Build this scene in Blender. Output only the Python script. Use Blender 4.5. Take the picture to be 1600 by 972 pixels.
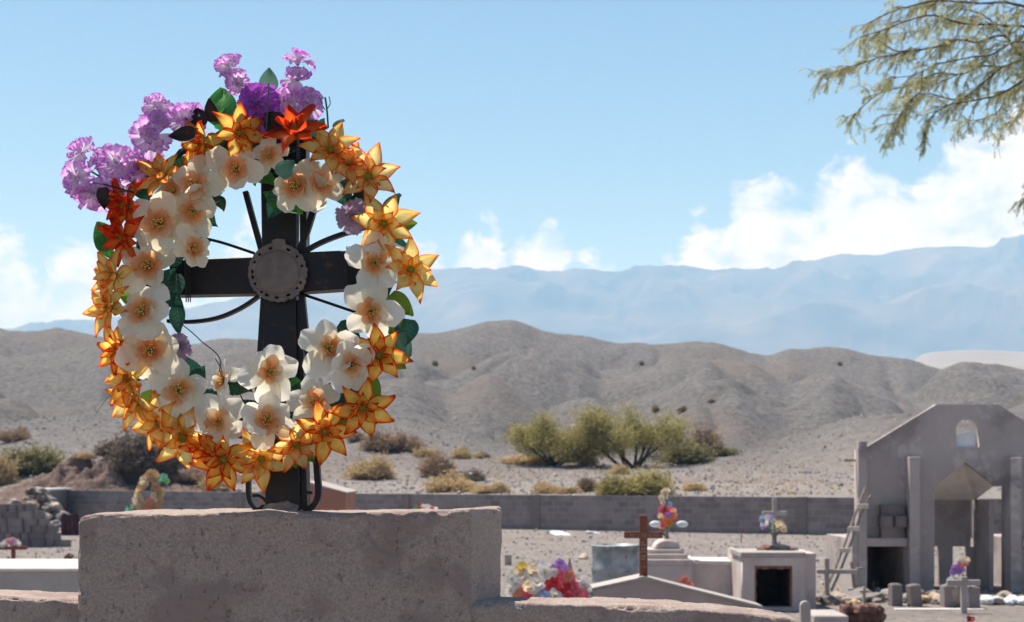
import bpy, bmesh, math, random
from mathutils import Vector, Matrix, noise, Euler
R = math.radians
scene = bpy.context.scene
C = scene.collection
for o in list(bpy.data.objects):
    bpy.data.objects.remove(o)
random.seed(7)
noise.seed_set(11)          # noise_vector is seeded from the clock otherwise

# ------------------------------------------------------------------ camera
F, HZ, CH = 2222.0, 733.0, 2.1          # focal length in photo pixels, horizon row, eye height
cam = bpy.data.cameras.new("camera")
cam.sensor_width = 36.0
cam.lens = 36.0 * F / 1600.0
cam.shift_y = (HZ - 486.0) / 1600.0
cam.clip_start = 0.05
cam.clip_end = 30000
cam.dof.use_dof = True
cam.dof.focus_distance = 2.29
cam.dof.aperture_fstop = 13.0
camo = bpy.data.objects.new("camera", cam)
camo.location = (0, 0, CH)
camo.rotation_euler = (R(90), 0, 0)
C.objects.link(camo)
scene.camera = camo

# ------------------------------------------------------------------ light and sky
SUN = Vector((-0.33, 0.30, 1.0)).normalized()
SUN_EL = math.asin(SUN.z)
SUN_ROT = math.atan2(SUN.x, SUN.y)
sl = bpy.data.lights.new("sun", 'SUN')
sl.energy = 5.0
sl.angle = R(0.53)
sl.color = (1.0, 0.985, 0.965)
so = bpy.data.objects.new("sun", sl)
so.rotation_euler = SUN.to_track_quat('Z', 'Y').to_euler()
so.location = (-20, 20, 60)
C.objects.link(so)

scene.view_settings.view_transform = 'Standard'
scene.view_settings.look = 'None'
scene.view_settings.exposure = 0.72
scene.view_settings.gamma = 1.0
scene.cycles.volume_bounces = 1

world = bpy.data.worlds.new("World")
scene.world = world
world.use_nodes = True
wn, wl = world.node_tree.nodes, world.node_tree.links
wn.clear()


def build_world():
    def N(t, **k):
        n = wn.new(t)
        for a, b in k.items():
            setattr(n, a, b)
        return n

    def M(op, a, b=None, c=None, clamp=False):
        n = N('ShaderNodeMath', operation=op, use_clamp=clamp)
        for i, v in enumerate((a, b, c)):
            if v is None:
                continue
            if isinstance(v, (int, float)):
                n.inputs[i].default_value = v
            else:
                wl.new(v, n.inputs[i])
        return n.outputs[0]
    out = N('ShaderNodeOutputWorld')
    bg = N('ShaderNodeBackground')
    sky = N('ShaderNodeTexSky', sky_type='NISHITA')
    sky.sun_disc = False
    sky.sun_elevation = SUN_EL
    sky.sun_rotation = SUN_ROT
    sky.altitude = 1800
    sky.air_density = 1.15
    sky.dust_density = 0.1
    sky.ozone_density = 3.0
    tc = N('ShaderNodeTexCoord')
    sep = N('ShaderNodeSeparateXYZ')
    wl.new(tc.outputs['Generated'], sep.inputs[0])
    x, y, z = sep.outputs
    az = M('ARCTAN2', x, y)
    el = M('ARCSINE', z)
    # cloud banks: (azimuth, half width, top elevation)
    bumps = [(0.375, 0.10, 0.240), (0.310, 0.07, 0.214), (0.245, 0.07, 0.202), (0.180, 0.055, 0.192), (0.136, 0.034, 0.166), (0.106, 0.022, 0.146),
             (0.018, 0.036, 0.162), (-0.022, 0.030, 0.166), (0.058, 0.026, 0.142), (-0.065, 0.035, 0.150),
             (-0.180, 0.045, 0.152), (-0.350, 0.045, 0.150), (-0.290, 0.045, 0.140), (-0.24, 0.04, 0.128),
             (0.46, 0.12, 0.22), (0.70, 0.16, 0.19), (1.1, 0.2, 0.17), (1.6, 0.25, 0.21), (2.2, 0.2, 0.18),
             (2.8, 0.25, 0.20), (-0.55, 0.1, 0.18), (-0.9, 0.2, 0.20), (-1.5, 0.2, 0.17), (-2.1, 0.25, 0.21), (-2.8, 0.2, 0.18)]
    top = None
    for a, w, h in bumps:
        d = M('DIVIDE', M('SUBTRACT', az, a), w)
        g = M('MULTIPLY', M('POWER', 2.718, M('MULTIPLY', M('POWER', M('ABSOLUTE', d), 2.6), -0.6)), h)
        top = g if top is None else M('SMOOTH_MAX', top, g, 0.012)
    mp = N('ShaderNodeMapping')
    mp.inputs['Scale'].default_value = (1.0, 1.0, 1.35)
    wl.new(tc.outputs['Generated'], mp.inputs[0])
    n1 = N('ShaderNodeTexNoise')
    n1.inputs['Scale'].default_value = 30
    n1.inputs['Detail'].default_value = 9
    n1.inputs['Roughness'].default_value = 0.66
    n1.inputs['Distortion'].default_value = 0.5
    wl.new(mp.outputs[0], n1.inputs['Vector'])
    n2 = N('ShaderNodeTexNoise')
    n2.inputs['Scale'].default_value = 34
    n2.inputs['Detail'].default_value = 7
    n2.inputs['Roughness'].default_value = 0.55
    wl.new(mp.outputs[0], n2.inputs['Vector'])
    f = M('MULTIPLY', M('SUBTRACT', n1.outputs[0], 0.5), 0.12)
    d = M('ADD', M('SUBTRACT', M('ADD', top, 0.010), el), f)
    dens = M('DIVIDE', d, 0.017, clamp=True)
    holes = M('MULTIPLY_ADD', M('SUBTRACT', n2.outputs[0], 0.40), 6.0, 0.65, clamp=True)
    dens = M('MULTIPLY', dens, M('MULTIPLY_ADD', holes, 0.50, 0.50))
    low = M('DIVIDE', M('SUBTRACT', el, 0.085), 0.05, clamp=True)
    dens = M('MULTIPLY', dens, M('MULTIPLY_ADD', low, 0.55, 0.45))
    dens = M('MULTIPLY', dens, 0.97)
    cc = N('ShaderNodeMix', data_type='RGBA')
    wl.new(M('MULTIPLY_ADD', n2.outputs[0], 3.6, -1.2, clamp=True), cc.inputs[0])
    cc.inputs[6].default_value = (6.3, 7.3, 8.9, 1)
    cc.inputs[7].default_value = (9.6, 9.6, 9.6, 1)
    mx = N('ShaderNodeMix', data_type='RGBA')
    wl.new(dens, mx.inputs[0])
    wl.new(sky.outputs[0], mx.inputs[6])
    wl.new(cc.outputs[2], mx.inputs[7])
    wl.new(mx.outputs[2], bg.inputs[0])
    bg.inputs[1].default_value = 0.069
    wl.new(bg.outputs[0], out.inputs[0])


build_world()

# ------------------------------------------------------------------ helpers
def P(px, py, D):
    """photo pixel + depth -> world point"""
    return Vector(((px - 800.0) * D / F, D, CH - (py - HZ) * D / F))


def X(px, D):
    return (px - 800.0) * D / F


def Z(py, D):
    return CH - (py - HZ) * D / F


WL = {}


def tag(o, label=None, cat=None, group=None, kind=None):
    if label:
        o['label'] = label
    if cat:
        o['category'] = cat
    if group:
        o['group'] = group
    if kind:
        o['kind'] = kind
    return o


def thing(name, label, cat, loc, group=None):
    o = bpy.data.objects.new(name, None)
    o.empty_display_size = 0.1
    o.location = loc
    C.objects.link(o)
    WL[o.name] = Vector(loc)
    return tag(o, label, cat, group)


def link(name, me, parent=None, loc=None, mw=None):
    """object with given mesh; parent child local to parent's location"""
    o = bpy.data.objects.new(name, me)
    C.objects.link(o)
    if parent is not None:
        o.parent = parent
    if mw is not None:
        o.matrix_basis = mw
    elif loc is not None:
        o.location = loc
    return o


class MB:
    def __init__(s):
        s.v, s.f, s.uv, s.mi = [], [], None, []

    def face(s, pts, m=0):
        b = len(s.v)
        s.v += [Vector(p) for p in pts]
        s.f.append(tuple(range(b, b + len(pts))))
        s.mi.append(m)

    def hexa(s, p, m=0):
        """8 points: bottom 0-3 (ccw), top 4-7"""
        b = len(s.v)
        s.v += [Vector(q) for q in p]
        for f in ((3, 2, 1, 0), (4, 5, 6, 7), (0, 1, 5, 4), (1, 2, 6, 5), (2, 3, 7, 6), (3, 0, 4, 7)):
            s.f.append(tuple(b + i for i in f))
            s.mi.append(m)

    def box(s, x0, x1, y0, y1, z0, z1, m=0, rz=0, c=None):
        p = [Vector(q) for q in ((x0, y0, z0), (x1, y0, z0), (x1, y1, z0), (x0, y1, z0), (x0, y0, z1), (x1, y0, z1), (x1, y1, z1), (x0, y1, z1))]
        if rz:
            c = Vector(c) if c else (p[0] + p[6]) / 2
            r = Matrix.Rotation(rz, 3, 'Z')
            p = [r @ (q - c) + c for q in p]
        s.hexa(p, m)

    def tube(s, pts, rad, n=6, m=0, flat=1.0):
        pts = [Vector(p) for p in pts]
        if not hasattr(rad, '__len__'):
            rad = [rad] * len(pts)
        b = len(s.v)
        up = Vector((0.13, -0.97, 0.21))
        for i, p in enumerate(pts):
            t = (pts[min(i + 1, len(pts) - 1)] - pts[max(i - 1, 0)])
            t = t.normalized() if t.length > 1e-9 else Vector((0, 0, 1))
            a = t.cross(up)
            a = a.normalized() if a.length > 1e-6 else Vector((1, 0, 0))
            c = t.cross(a).normalized()
            for k in range(n):
                w = 2 * math.pi * k / n
                s.v.append(p + (a * math.cos(w) + c * math.sin(w) * flat) * rad[i])
        for i in range(len(pts) - 1):
            for k in range(n):
                k2 = (k + 1) % n
                s.f.append((b + i * n + k, b + i * n + k2, b + (i + 1) * n + k2, b + (i + 1) * n + k))
                s.mi.append(m)
        s.f.append(tuple(b + k for k in range(n))[::-1])
        s.mi.append(m)
        e = b + (len(pts) - 1) * n
        s.f.append(tuple(e + k for k in range(n)))
        s.mi.append(m)

    def strip(s, pts, half, thick, m=0):
        """flat bar: rectangular section, width across the path in XZ, thickness along Y"""
        pts = [Vector(p) for p in pts]
        b = len(s.v)
        for i, p in enumerate(pts):
            t = (pts[min(i + 1, len(pts) - 1)] - pts[max(i - 1, 0)]).normalized()
            a = Vector((t.z, 0, -t.x))
            a = a.normalized() if a.length > 1e-6 else Vector((1, 0, 0))
            c = Vector((0, 1, 0))
            for u, w in ((-1, -1), (1, -1), (1, 1), (-1, 1)):
                s.v.append(p + a * half * u + c * thick * w)
        for i in range(len(pts) - 1):
            for k in range(4):
                k2 = (k + 1) % 4
                s.f.append((b + i * 4 + k, b + i * 4 + k2, b + i * 4 + 4 + k2, b + i * 4 + 4 + k))
                s.mi.append(m)
        s.f.append((b + 3, b + 2, b + 1, b))
        s.mi.append(m)
        e = b + (len(pts) - 1) * 4
        s.f.append((e, e + 1, e + 2, e + 3))
        s.mi.append(m)

    def lathe(s, c, prof, n=20, m=0):
        """prof: (radius, z) list bottom to top"""
        c = Vector(c)
        b = len(s.v)
        for r, z in prof:
            for k in range(n):
                w = 2 * math.pi * k / n
                s.v.append(c + Vector((r * math.cos(w), r * math.sin(w), z)))
        for i in range(len(prof) - 1):
            for k in range(n):
                k2 = (k + 1) % n
                s.f.append((b + i * n + k, b + i * n + k2, b + i * n + n + k2, b + i * n + n + k))
                s.mi.append(m)
        s.f.append(tuple(b + k for k in range(n))[::-1])
        s.mi.append(m)
        e = b + (len(prof) - 1) * n
        s.f.append(tuple(e + k for k in range(n)))
        s.mi.append(m)

    def prism(s, poly, y0, y1, m=0):
        """poly of (x,z) ccw seen from -Y; extruded from y0 (front) to y1"""
        n = len(poly)
        b = len(s.v)
        s.v += [Vector((x, y0, z)) for x, z in poly] + [Vector((x, y1, z)) for x, z in poly]
        s.f.append(tuple(b + i for i in range(n)))
        s.f.append(tuple(b + n + i for i in range(n))[::-1])
        s.mi += [m, m]
        for i in range(n):
            j = (i + 1) % n
            s.f.append((b + j, b + i, b + n + i, b + n + j))
            s.mi.append(m)

    def mesh(s, name, mats, smooth=False, origin=None, fix=True):
        o = Vector(origin) if origin is not None else Vector((0, 0, 0))
        me = bpy.data.meshes.new(name)
        me.from_pydata([v - o for v in s.v], [], s.f)
        if not isinstance(mats, (list, tuple)):
            mats = [mats]
        for k in mats:
            me.materials.append(k)
        me.polygons.foreach_set('material_index', s.mi)
        if smooth:
            me.polygons.foreach_set('use_smooth', [True] * len(me.polygons))
        if fix:
            bm = bmesh.new()
            bm.from_mesh(me)
            bmesh.ops.recalc_face_normals(bm, faces=bm.faces)
            bm.to_mesh(me)
            bm.free()
        me.update()
        return me

    def build(s, name, mats, parent=None, loc=None, smooth=False, fix=True):
        """verts in world space; child verts made relative to the parent's location, top-level ones to loc"""
        if parent is not None:
            org = WL[parent.name]
        else:
            org = Vector(loc) if loc is not None else Vector((0, 0, 0))
        me = s.mesh(name, mats, smooth, org, fix)
        o = bpy.data.objects.new(name, me)
        C.objects.link(o)
        if parent is not None:
            o.parent = parent
        else:
            o.location = org
        WL[o.name] = org
        return o


def bevel(o, w, seg=1):
    m = o.modifiers.new('bevel', 'BEVEL')
    m.width = w
    m.segments = seg
    m.limit_method = 'ANGLE'
    return o


def curve_slab(name, outer, holes, y0, y1):
    """slab with holes: 2D loops (x,z) filled, thickness y0..y1; returns mesh data in world coords"""
    cu = bpy.data.curves.new(name, 'CURVE')
    cu.dimensions = '2D'
    cu.fill_mode = 'BOTH'
    cu.extrude = (y1 - y0) / 2
    for loop in [outer] + holes:
        sp = cu.splines.new('POLY')
        sp.points.add(len(loop) - 1)
        for p, (x, z) in zip(sp.points, loop):
            p.co = (x, z, 0, 1)
        sp.use_cyclic_u = True
    o = bpy.data.objects.new(name, cu)
    C.objects.link(o)
    dg = bpy.context.evaluated_depsgraph_get()
    me = bpy.data.meshes.new_from_object(o.evaluated_get(dg))
    bpy.data.objects.remove(o)
    bpy.data.curves.remove(cu)
    # curve XY -> world XZ
    me.transform(Matrix(((1, 0, 0, 0), (0, 0, -1, (y0 + y1) / 2), (0, 1, 0, 0), (0, 0, 0, 1))))
    me.name = name
    return me


def place_mesh(name, me, mat_, parent=None, loc=None):
    org = WL[parent.name] if parent is not None else Vector(loc)
    me.transform(Matrix.Translation(-org))
    me.materials.clear()
    me.materials.append(mat_)
    o = link(name, me, parent)
    if parent is None:
        o.location = org
    WL[o.name] = org
    return o


# ------------------------------------------------------------------ materials
def mat(name, c1, c2=None, s1=3.0, c3=None, s3=80.0, t3=0.6, k3=0.8, c4=None, s4=1.0, t4=0.55, rough=0.9, bump=0.0, bs=60.0, bd=0.01,
        metal=0.0, spec=0.25, rand=0.0, obj=False, bump2=0.0, bs2=300.0, detail=6):
    m = bpy.data.materials.new(name)
    m.use_nodes = True
    nt = m.node_tree
    n, l = nt.nodes, nt.links
    b = n['Principled BSDF']
    b.inputs['Roughness'].default_value = rough
    b.inputs['Metallic'].default_value = metal
    b.inputs['Specular IOR Level'].default_value = spec
    if obj:
        co = n.new('ShaderNodeTexCoord').outputs['Object']
    else:
        co = n.new('ShaderNodeNewGeometry').outputs['Position']

    def nz(sc, det=detail, ro=0.6):
        k = n.new('ShaderNodeTexNoise')
        k.inputs['Scale'].default_value = sc
        k.inputs['Detail'].default_value = det
        k.inputs['Roughness'].default_value = ro
        l.new(co, k.inputs['Vector'])
        return k.outputs[0]

    def ramp(v, a, bb):
        k = n.new('ShaderNodeMapRange')
        k.inputs['From Min'].default_value = a
        k.inputs['From Max'].default_value = bb
        l.new(v, k.inputs['Value'])
        return k.outputs[0]

    def mix(fac, a, bcol, kf=1.0):
        k = n.new('ShaderNodeMix')
        k.data_type = 'RGBA'
        if kf != 1.0:
            q = n.new('ShaderNodeMath')
            q.operation = 'MULTIPLY'
            l.new(fac, q.inputs[0])
            q.inputs[1].default_value = kf
            fac = q.outputs[0]
        l.new(fac, k.inputs[0])
        if isinstance(a, tuple):
            k.inputs[6].default_value = a + (1,)
        else:
            l.new(a, k.inputs[6])
        k.inputs[7].default_value = bcol + (1,)
        return k.outputs[2]
    col = c1
    if c2:
        col = mix(ramp(nz(s1), 0.36, 0.64), col, c2)
    if c4:
        col = mix(ramp(nz(s4, 5, 0.6), t4, t4 + 0.10), col, c4, 0.85)
    if c3:
        col = mix(ramp(nz(s3, 4, 0.65), t3, t3 + 0.08), col, c3, k3)
    if rand:
        oi = n.new('ShaderNodeObjectInfo')
        hs = n.new('ShaderNodeHueSaturation')
        mr = n.new('ShaderNodeMapRange')
        mr.inputs['To Min'].default_value = 1 - rand
        mr.inputs['To Max'].default_value = 1 + rand
        l.new(oi.outputs['Random'], mr.inputs['Value'])
        l.new(mr.outputs[0], hs.inputs['Value'])
        if isinstance(col, tuple):
            hs.inputs['Color'].default_value = col + (1,)
        else:
            l.new(col, hs.inputs['Color'])
        col = hs.outputs[0]
    if isinstance(col, tuple):
        b.inputs['Base Color'].default_value = col + (1,)
    else:
        l.new(col, b.inputs['Base Color'])
    if bump:
        bp = n.new('ShaderNodeBump')
        bp.inputs['Strength'].default_value = bump
        bp.inputs['Distance'].default_value = bd
        l.new(nz(bs, 8, 0.65), bp.inputs['Height'])
        last = bp.outputs[0]
        if bump2:
            b2 = n.new('ShaderNodeBump')
            b2.inputs['Strength'].default_value = bump2
            b2.inputs['Distance'].default_value = bd * 0.5
            l.new(nz(bs2, 6, 0.7), b2.inputs['Height'])
            l.new(last, b2.inputs['Normal'])
            last = b2.outputs[0]
        l.new(last, b.inputs['Normal'])
    return m


def petal_mat(name, ramp, axis, trans=0.42, rand=0.08, noise_s=0.0, rough=0.55, veins=0.0):
    """ramp: (pos, colour) along 'v' (base to tip), 'e' (centre to edge and tip); the dye of the cloth petal, in its own UV"""
    m = bpy.data.materials.new(name)
    m.use_nodes = True
    nt = m.node_tree
    n, l = nt.nodes, nt.links
    n.clear()

    def M(op, a, b=None, clamp=False):
        k = n.new('ShaderNodeMath')
        k.operation = op
        k.use_clamp = clamp
        for i, v in enumerate((a, b)):
            if v is None:
                continue
            if isinstance(v, (int, float)):
                k.inputs[i].default_value = v
            else:
                l.new(v, k.inputs[i])
        return k.outputs[0]
    uv = n.new('ShaderNodeUVMap')
    sp = n.new('ShaderNodeSeparateXYZ')
    l.new(uv.outputs[0], sp.inputs[0])
    u, v = sp.outputs[0], sp.outputs[1]
    nz = n.new('ShaderNodeTexNoise')
    nz.inputs['Scale'].default_value = 5.0
    nz.inputs['Detail'].default_value = 4
    mp = n.new('ShaderNodeMapping')
    mp.inputs['Scale'].default_value = (3.0, 0.7, 1)
    oi = n.new('ShaderNodeObjectInfo')
    cb = n.new('ShaderNodeCombineXYZ')
    l.new(M('MULTIPLY', oi.outputs['Random'], 37.0), cb.inputs[0])
    l.new(uv.outputs[0], mp.inputs[0])
    l.new(cb.outputs[0], mp.inputs['Location'])
    l.new(mp.outputs[0], nz.inputs['Vector'])
    a = M('ABSOLUTE', M('SUBTRACT', M('MULTIPLY', u, 2.0), 1.0))
    if axis == 'e':
        t = M('MAXIMUM', M('POWER', a, 1.6), M('POWER', v, 2.2))
    else:
        t = v
    t = M('ADD', t, M('MULTIPLY', M('SUBTRACT', nz.outputs[0], 0.5), noise_s), True)
    cr = n.new('ShaderNodeValToRGB')
    els = cr.color_ramp.elements
    while len(els) < len(ramp):
        els.new(0.5)
    for e, (p, c) in zip(els, ramp):
        e.position = p
        e.color = tuple(c) + (1,)
    l.new(t, cr.inputs[0])
    hs = n.new('ShaderNodeHueSaturation')
    mr = n.new('ShaderNodeMapRange')
    mr.inputs['To Min'].default_value = 1 - rand
    mr.inputs['To Max'].default_value = 1 + rand * 0.5
    l.new(oi.outputs['Random'], mr.inputs['Value'])
    l.new(mr.outputs[0], hs.inputs['Value'])
    # fine lengthwise veins
    wv = n.new('ShaderNodeTexNoise')
    wv.inputs['Scale'].default_value = 6
    m2 = n.new('ShaderNodeMapping')
    m2.inputs['Scale'].default_value = (5.0, 0.35, 1)
    l.new(uv.outputs[0], m2.inputs[0])
    l.new(m2.outputs[0], wv.inputs['Vector'])
    l.new(cr.outputs[0], hs.inputs['Color'])
    if veins:
        # side veins running from the midrib towards the tip, and the midrib itself
        sn = M('SINE', M('MULTIPLY', M('SUBTRACT', v, M('MULTIPLY', a, 0.22)), 44.0))
        sv = M('POWER', M('MAXIMUM', sn, 0.0), 6.0)
        rib = M('SUBTRACT', 1.0, M('MULTIPLY', a, 14.0), True)
        vn = M('MAXIMUM', sv, rib)
        vm = n.new('ShaderNodeMix')
        vm.data_type = 'RGBA'
        l.new(M('MULTIPLY', vn, veins), vm.inputs[0])
        l.new(cr.outputs[0], vm.inputs[6])
        vm.inputs[7].default_value = (0.24, 0.36, 0.12, 1)
        l.new(vm.outputs[2], hs.inputs['Color'])
    bp = n.new('ShaderNodeBump')
    bp.inputs['Strength'].default_value = 0.5
    bp.inputs['Distance'].default_value = 0.004
    l.new(wv.outputs[0], bp.inputs['Height'])
    pb = n.new('ShaderNodeBsdfPrincipled')
    pb.inputs['Roughness'].default_value = rough
    pb.inputs['Specular IOR Level'].default_value = 0.3
    l.new(bp.outputs[0], pb.inputs['Normal'])
    l.new(hs.outputs[0], pb.inputs['Base Color'])
    tr = n.new('ShaderNodeBsdfTranslucent')
    l.new(hs.outputs[0], tr.inputs['Color'])
    mx = n.new('ShaderNodeMixShader')
    mx.inputs[0].default_value = trans
    l.new(pb.outputs[0], mx.inputs[1])
    l.new(tr.outputs[0], mx.inputs[2])
    out = n.new('ShaderNodeOutputMaterial')
    l.new(mx.outputs[0], out.inputs[0])
    return m


MT = {}
MT['concrete'] = mat('rough_concrete', (0.43, 0.345, 0.30), (0.29, 0.23, 0.20), 230, (0.12, 0.088, 0.075), 75, 0.60, 0.65,
                     c4=(0.27, 0.205, 0.185), s4=9.0, t4=0.50, rough=0.95, bump=0.6, bs=80, bd=0.006, bump2=0.7, bs2=260, detail=5)
MT['steel'] = mat('dark_rusty_steel', (0.020, 0.024, 0.033), (0.034, 0.028, 0.027), 14, (0.11, 0.05, 0.028), 40, 0.60, 0.6,
                  rough=0.45, bump=0.3, bs=120, bd=0.002, metal=0.6, spec=0.3)
MT['disc'] = mat('grey_tin', (0.21, 0.172, 0.158), (0.145, 0.122, 0.117), 40, (0.10, 0.05, 0.03), 90, 0.68, 0.7, rough=0.55, bump=0.3, bs=150, bd=0.002, metal=0.3)
MT['mortar_blob'] = mat('mortar_blob', (0.36, 0.31, 0.27), (0.24, 0.2, 0.18), 30, rough=0.95, bump=0.8, bs=90, bd=0.006)
MT['block'] = mat('concrete_block', (0.26, 0.222, 0.21), (0.20, 0.172, 0.166), 2.0, (0.10, 0.09, 0.09), 40, 0.62, 0.5, rough=0.95, bump=0.5, bs=60, bd=0.01, rand=0.20)
MT['mortar'] = mat('wall_mortar', (0.32, 0.285, 0.27), (0.26, 0.23, 0.22), 2, rough=0.95)
MT['pillar'] = mat('wall_pillar', (0.23, 0.185, 0.17), (0.18, 0.155, 0.15), 2, rough=0.95, bump=0.4, bs=30, bd=0.01)
MT['chapel'] = mat('cement_render', (0.44, 0.38, 0.355), (0.34, 0.295, 0.28), 0.9, (0.56, 0.50, 0.47), 2.2, 0.56, 0.6, c4=(0.25, 0.21, 0.20), s4=0.9, t4=0.53, rough=0.95, bump=0.4, bs=18, bd=0.02)
MT['cement'] = mat('pale_cement', (0.42, 0.38, 0.35), (0.34, 0.30, 0.275), 3, (0.25, 0.22, 0.2), 20, 0.62, 0.5, rough=0.95, bump=0.4, bs=40, bd=0.01, rand=0.06)
MT['white_render'] = mat('white_render', (0.60, 0.52, 0.48), (0.46, 0.38, 0.35), 2.3, (0.36, 0.22, 0.18), 7, 0.62, 0.55, rough=0.9, bump=0.3, bs=40, bd=0.01)
MT['whitewash'] = mat('whitewash', (0.72, 0.67, 0.63), (0.60, 0.55, 0.51), 4, rough=0.9, bump=0.3, bs=40, bd=0.01)
MT['gable'] = mat('gable_render', (0.44, 0.345, 0.315), (0.36, 0.28, 0.26), 2.2, rough=0.95, bump=0.3, bs=40, bd=0.01)
MT['terracotta'] = mat('terracotta_paint', (0.42, 0.19, 0.13), (0.35, 0.16, 0.115), 3, rough=0.9, bump=0.3, bs=40, bd=0.01)
MT['brick'] = mat('old_brick', (0.30, 0.13, 0.08), (0.22, 0.12, 0.09), 6, rough=0.95, bump=0.5, bs=30, bd=0.01, rand=0.15)
MT['dark_inner'] = mat('dark_render', (0.07, 0.055, 0.05), (0.04, 0.034, 0.032), 4, rough=0.95)  # near-black colour for the inside of the niche tomb
MT['rust_wood'] = mat('red_brown_wood', (0.25, 0.085, 0.045), (0.18, 0.06, 0.035), 9, rough=0.75, bump=0.3, bs=60, bd=0.004)
MT['lettering'] = mat('pale_lettering', (0.42, 0.33, 0.27), rough=0.8)
MT['wood'] = mat('weathered_wood', (0.30, 0.25, 0.205), (0.21, 0.165, 0.135), 6, rough=0.9, bump=0.4, bs=40, bd=0.005, rand=0.1)
MT['pale_wood'] = mat('pale_wood', (0.62, 0.55, 0.46), (0.5, 0.43, 0.36), 6, rough=0.85)
MT['drum'] = mat('worn_drum_paint', (0.36, 0.37, 0.37), (0.15, 0.19, 0.22), 3.5, (0.10, 0.07, 0.055), 9, 0.58, 0.8, c4=(0.42, 0.42, 0.41), s4=5, t4=0.55, rough=0.55, metal=0.3, spec=0.4)
MT['rock'] = mat('pale_rock', (0.46, 0.40, 0.34), (0.36, 0.29, 0.235), 4, rough=0.95, bump=0.5, bs=20, bd=0.02, rand=0.3)
MT['tan_rock'] = mat('tan_rock', (0.46, 0.32, 0.185), (0.38, 0.28, 0.18), 4, rough=0.95, bump=0.5, bs=20, bd=0.02, rand=0.25)
MT['grey_rock'] = mat('grey_rock', (0.27, 0.245, 0.23), (0.2, 0.175, 0.165), 5, rough=0.95, bump=0.5, bs=20, bd=0.02, rand=0.3)
MT['rust_stone'] = mat('rust_stone', (0.22, 0.115, 0.09), (0.14, 0.075, 0.06), 8, rough=0.95, bump=0.7, bs=14, bd=0.04, rand=0.2)
MT['plastic_white'] = mat('white_plastic', (0.70, 0.74, 0.78), (0.62, 0.67, 0.72), 6, rough=0.45, spec=0.5)
MT['maroon'] = mat('maroon_paint', (0.085, 0.03, 0.04), (0.05, 0.025, 0.03), 6, rough=0.8, rand=0.2)
MT['bark'] = mat('grey_bark', (0.16, 0.105, 0.085), (0.10, 0.068, 0.055), 12, rough=0.95, bump=0.5, bs=50, bd=0.01)
MT['dark_bark'] = mat('dark_bark', (0.055, 0.04, 0.032), (0.035, 0.027, 0.022), 5, rough=0.95)
MT['stem_green'] = mat('green_stem', (0.05, 0.11, 0.04), rough=0.6)
MT['wire'] = mat('dark_wire', (0.03, 0.032, 0.03), rough=0.5, metal=0.4)


def leafmat(name, c1, c2, trans=0.35, s=1.5, rough=0.6):
    m = bpy.data.materials.new(name)
    m.use_nodes = True
    nt = m.node_tree
    n, l = nt.nodes, nt.links
    n.clear()
    g = n.new('ShaderNodeNewGeometry')
    nz = n.new('ShaderNodeTexNoise')
    nz.inputs['Scale'].default_value = s
    nz.inputs['Detail'].default_value = 4
    l.new(g.outputs['Position'], nz.inputs['Vector'])
    ad = n.new('ShaderNodeMath')
    ad.operation = 'MULTIPLY_ADD'
    l.new(g.outputs['Random Per Island'], ad.inputs[0])
    ad.inputs[1].default_value = 0.55
    l.new(nz.outputs[0], ad.inputs[2])
    mr = n.new('ShaderNodeMapRange')
    mr.inputs['From Min'].default_value = 0.42
    mr.inputs['From Max'].default_value = 1.08
    l.new(ad.outputs[0], mr.inputs['Value'])
    mx = n.new('ShaderNodeMix')
    mx.data_type = 'RGBA'
    mx.inputs[6].default_value = c1 + (1,)
    mx.inputs[7].default_value = c2 + (1,)
    l.new(mr.outputs[0], mx.inputs[0])
    d = n.new('ShaderNodeBsdfPrincipled')
    d.inputs['Roughness'].default_value = rough
    d.inputs['Specular IOR Level'].default_value = 0.25
    l.new(mx.outputs[2], d.inputs['Base Color'])
    t = n.new('ShaderNodeBsdfTranslucent')
    l.new(mx.outputs[2], t.inputs['Color'])
    ms = n.new('ShaderNodeMixShader')
    ms.inputs[0].default_value = trans
    l.new(d.outputs[0], ms.inputs[1])
    l.new(t.outputs[0], ms.inputs[2])
    o = n.new('ShaderNodeOutputMaterial')
    l.new(ms.outputs[0], o.inputs[0])
    return m


MT['acacia_leaf'] = leafmat('feathery_leaf', (0.25, 0.29, 0.13), (0.56, 0.50, 0.25), 0.55, 2.5)
MT['verde_leaf'] = leafmat('yellow_green_leaf', (0.23, 0.205, 0.07), (0.52, 0.45, 0.17), 0.35, 0.9)
MT['dry_tan'] = leafmat('dry_straw', (0.36, 0.26, 0.14), (0.62, 0.48, 0.27), 0.3, 1.0, 0.9)
MT['dry_brown'] = leafmat('dry_brush', (0.20, 0.14, 0.095), (0.42, 0.30, 0.20), 0.25, 1.0, 0.9)
MT['dry_dark'] = leafmat('dark_brush', (0.11, 0.088, 0.07), (0.27, 0.21, 0.16), 0.2, 1.0, 0.9)
MT['olive_bush'] = leafmat('olive_scrub', (0.14, 0.14, 0.065), (0.34, 0.30, 0.14), 0.3, 1.0, 0.85)
MT['straw_green'] = leafmat('straw_green', (0.25, 0.22, 0.08), (0.52, 0.44, 0.18), 0.3, 1.0, 0.85)


def lerp(a, b, t):
    return a + (b - a) * t


def interp(tab, x):
    if x <= tab[0][0]:
        return tab[0][1]
    for (x0, y0), (x1, y1) in zip(tab, tab[1:]):
        if x <= x1:
            t = (x - x0) / (x1 - x0)
            t = t * t * (3 - 2 * t) * 0.5 + t * 0.5
            return y0 + (y1 - y0) * t
    return tab[-1][1]


def sm(a, b, x):
    t = max(0.0, min(1.0, (x - a) / (b - a)))
    return t * t * (3 - 2 * t)


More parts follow.
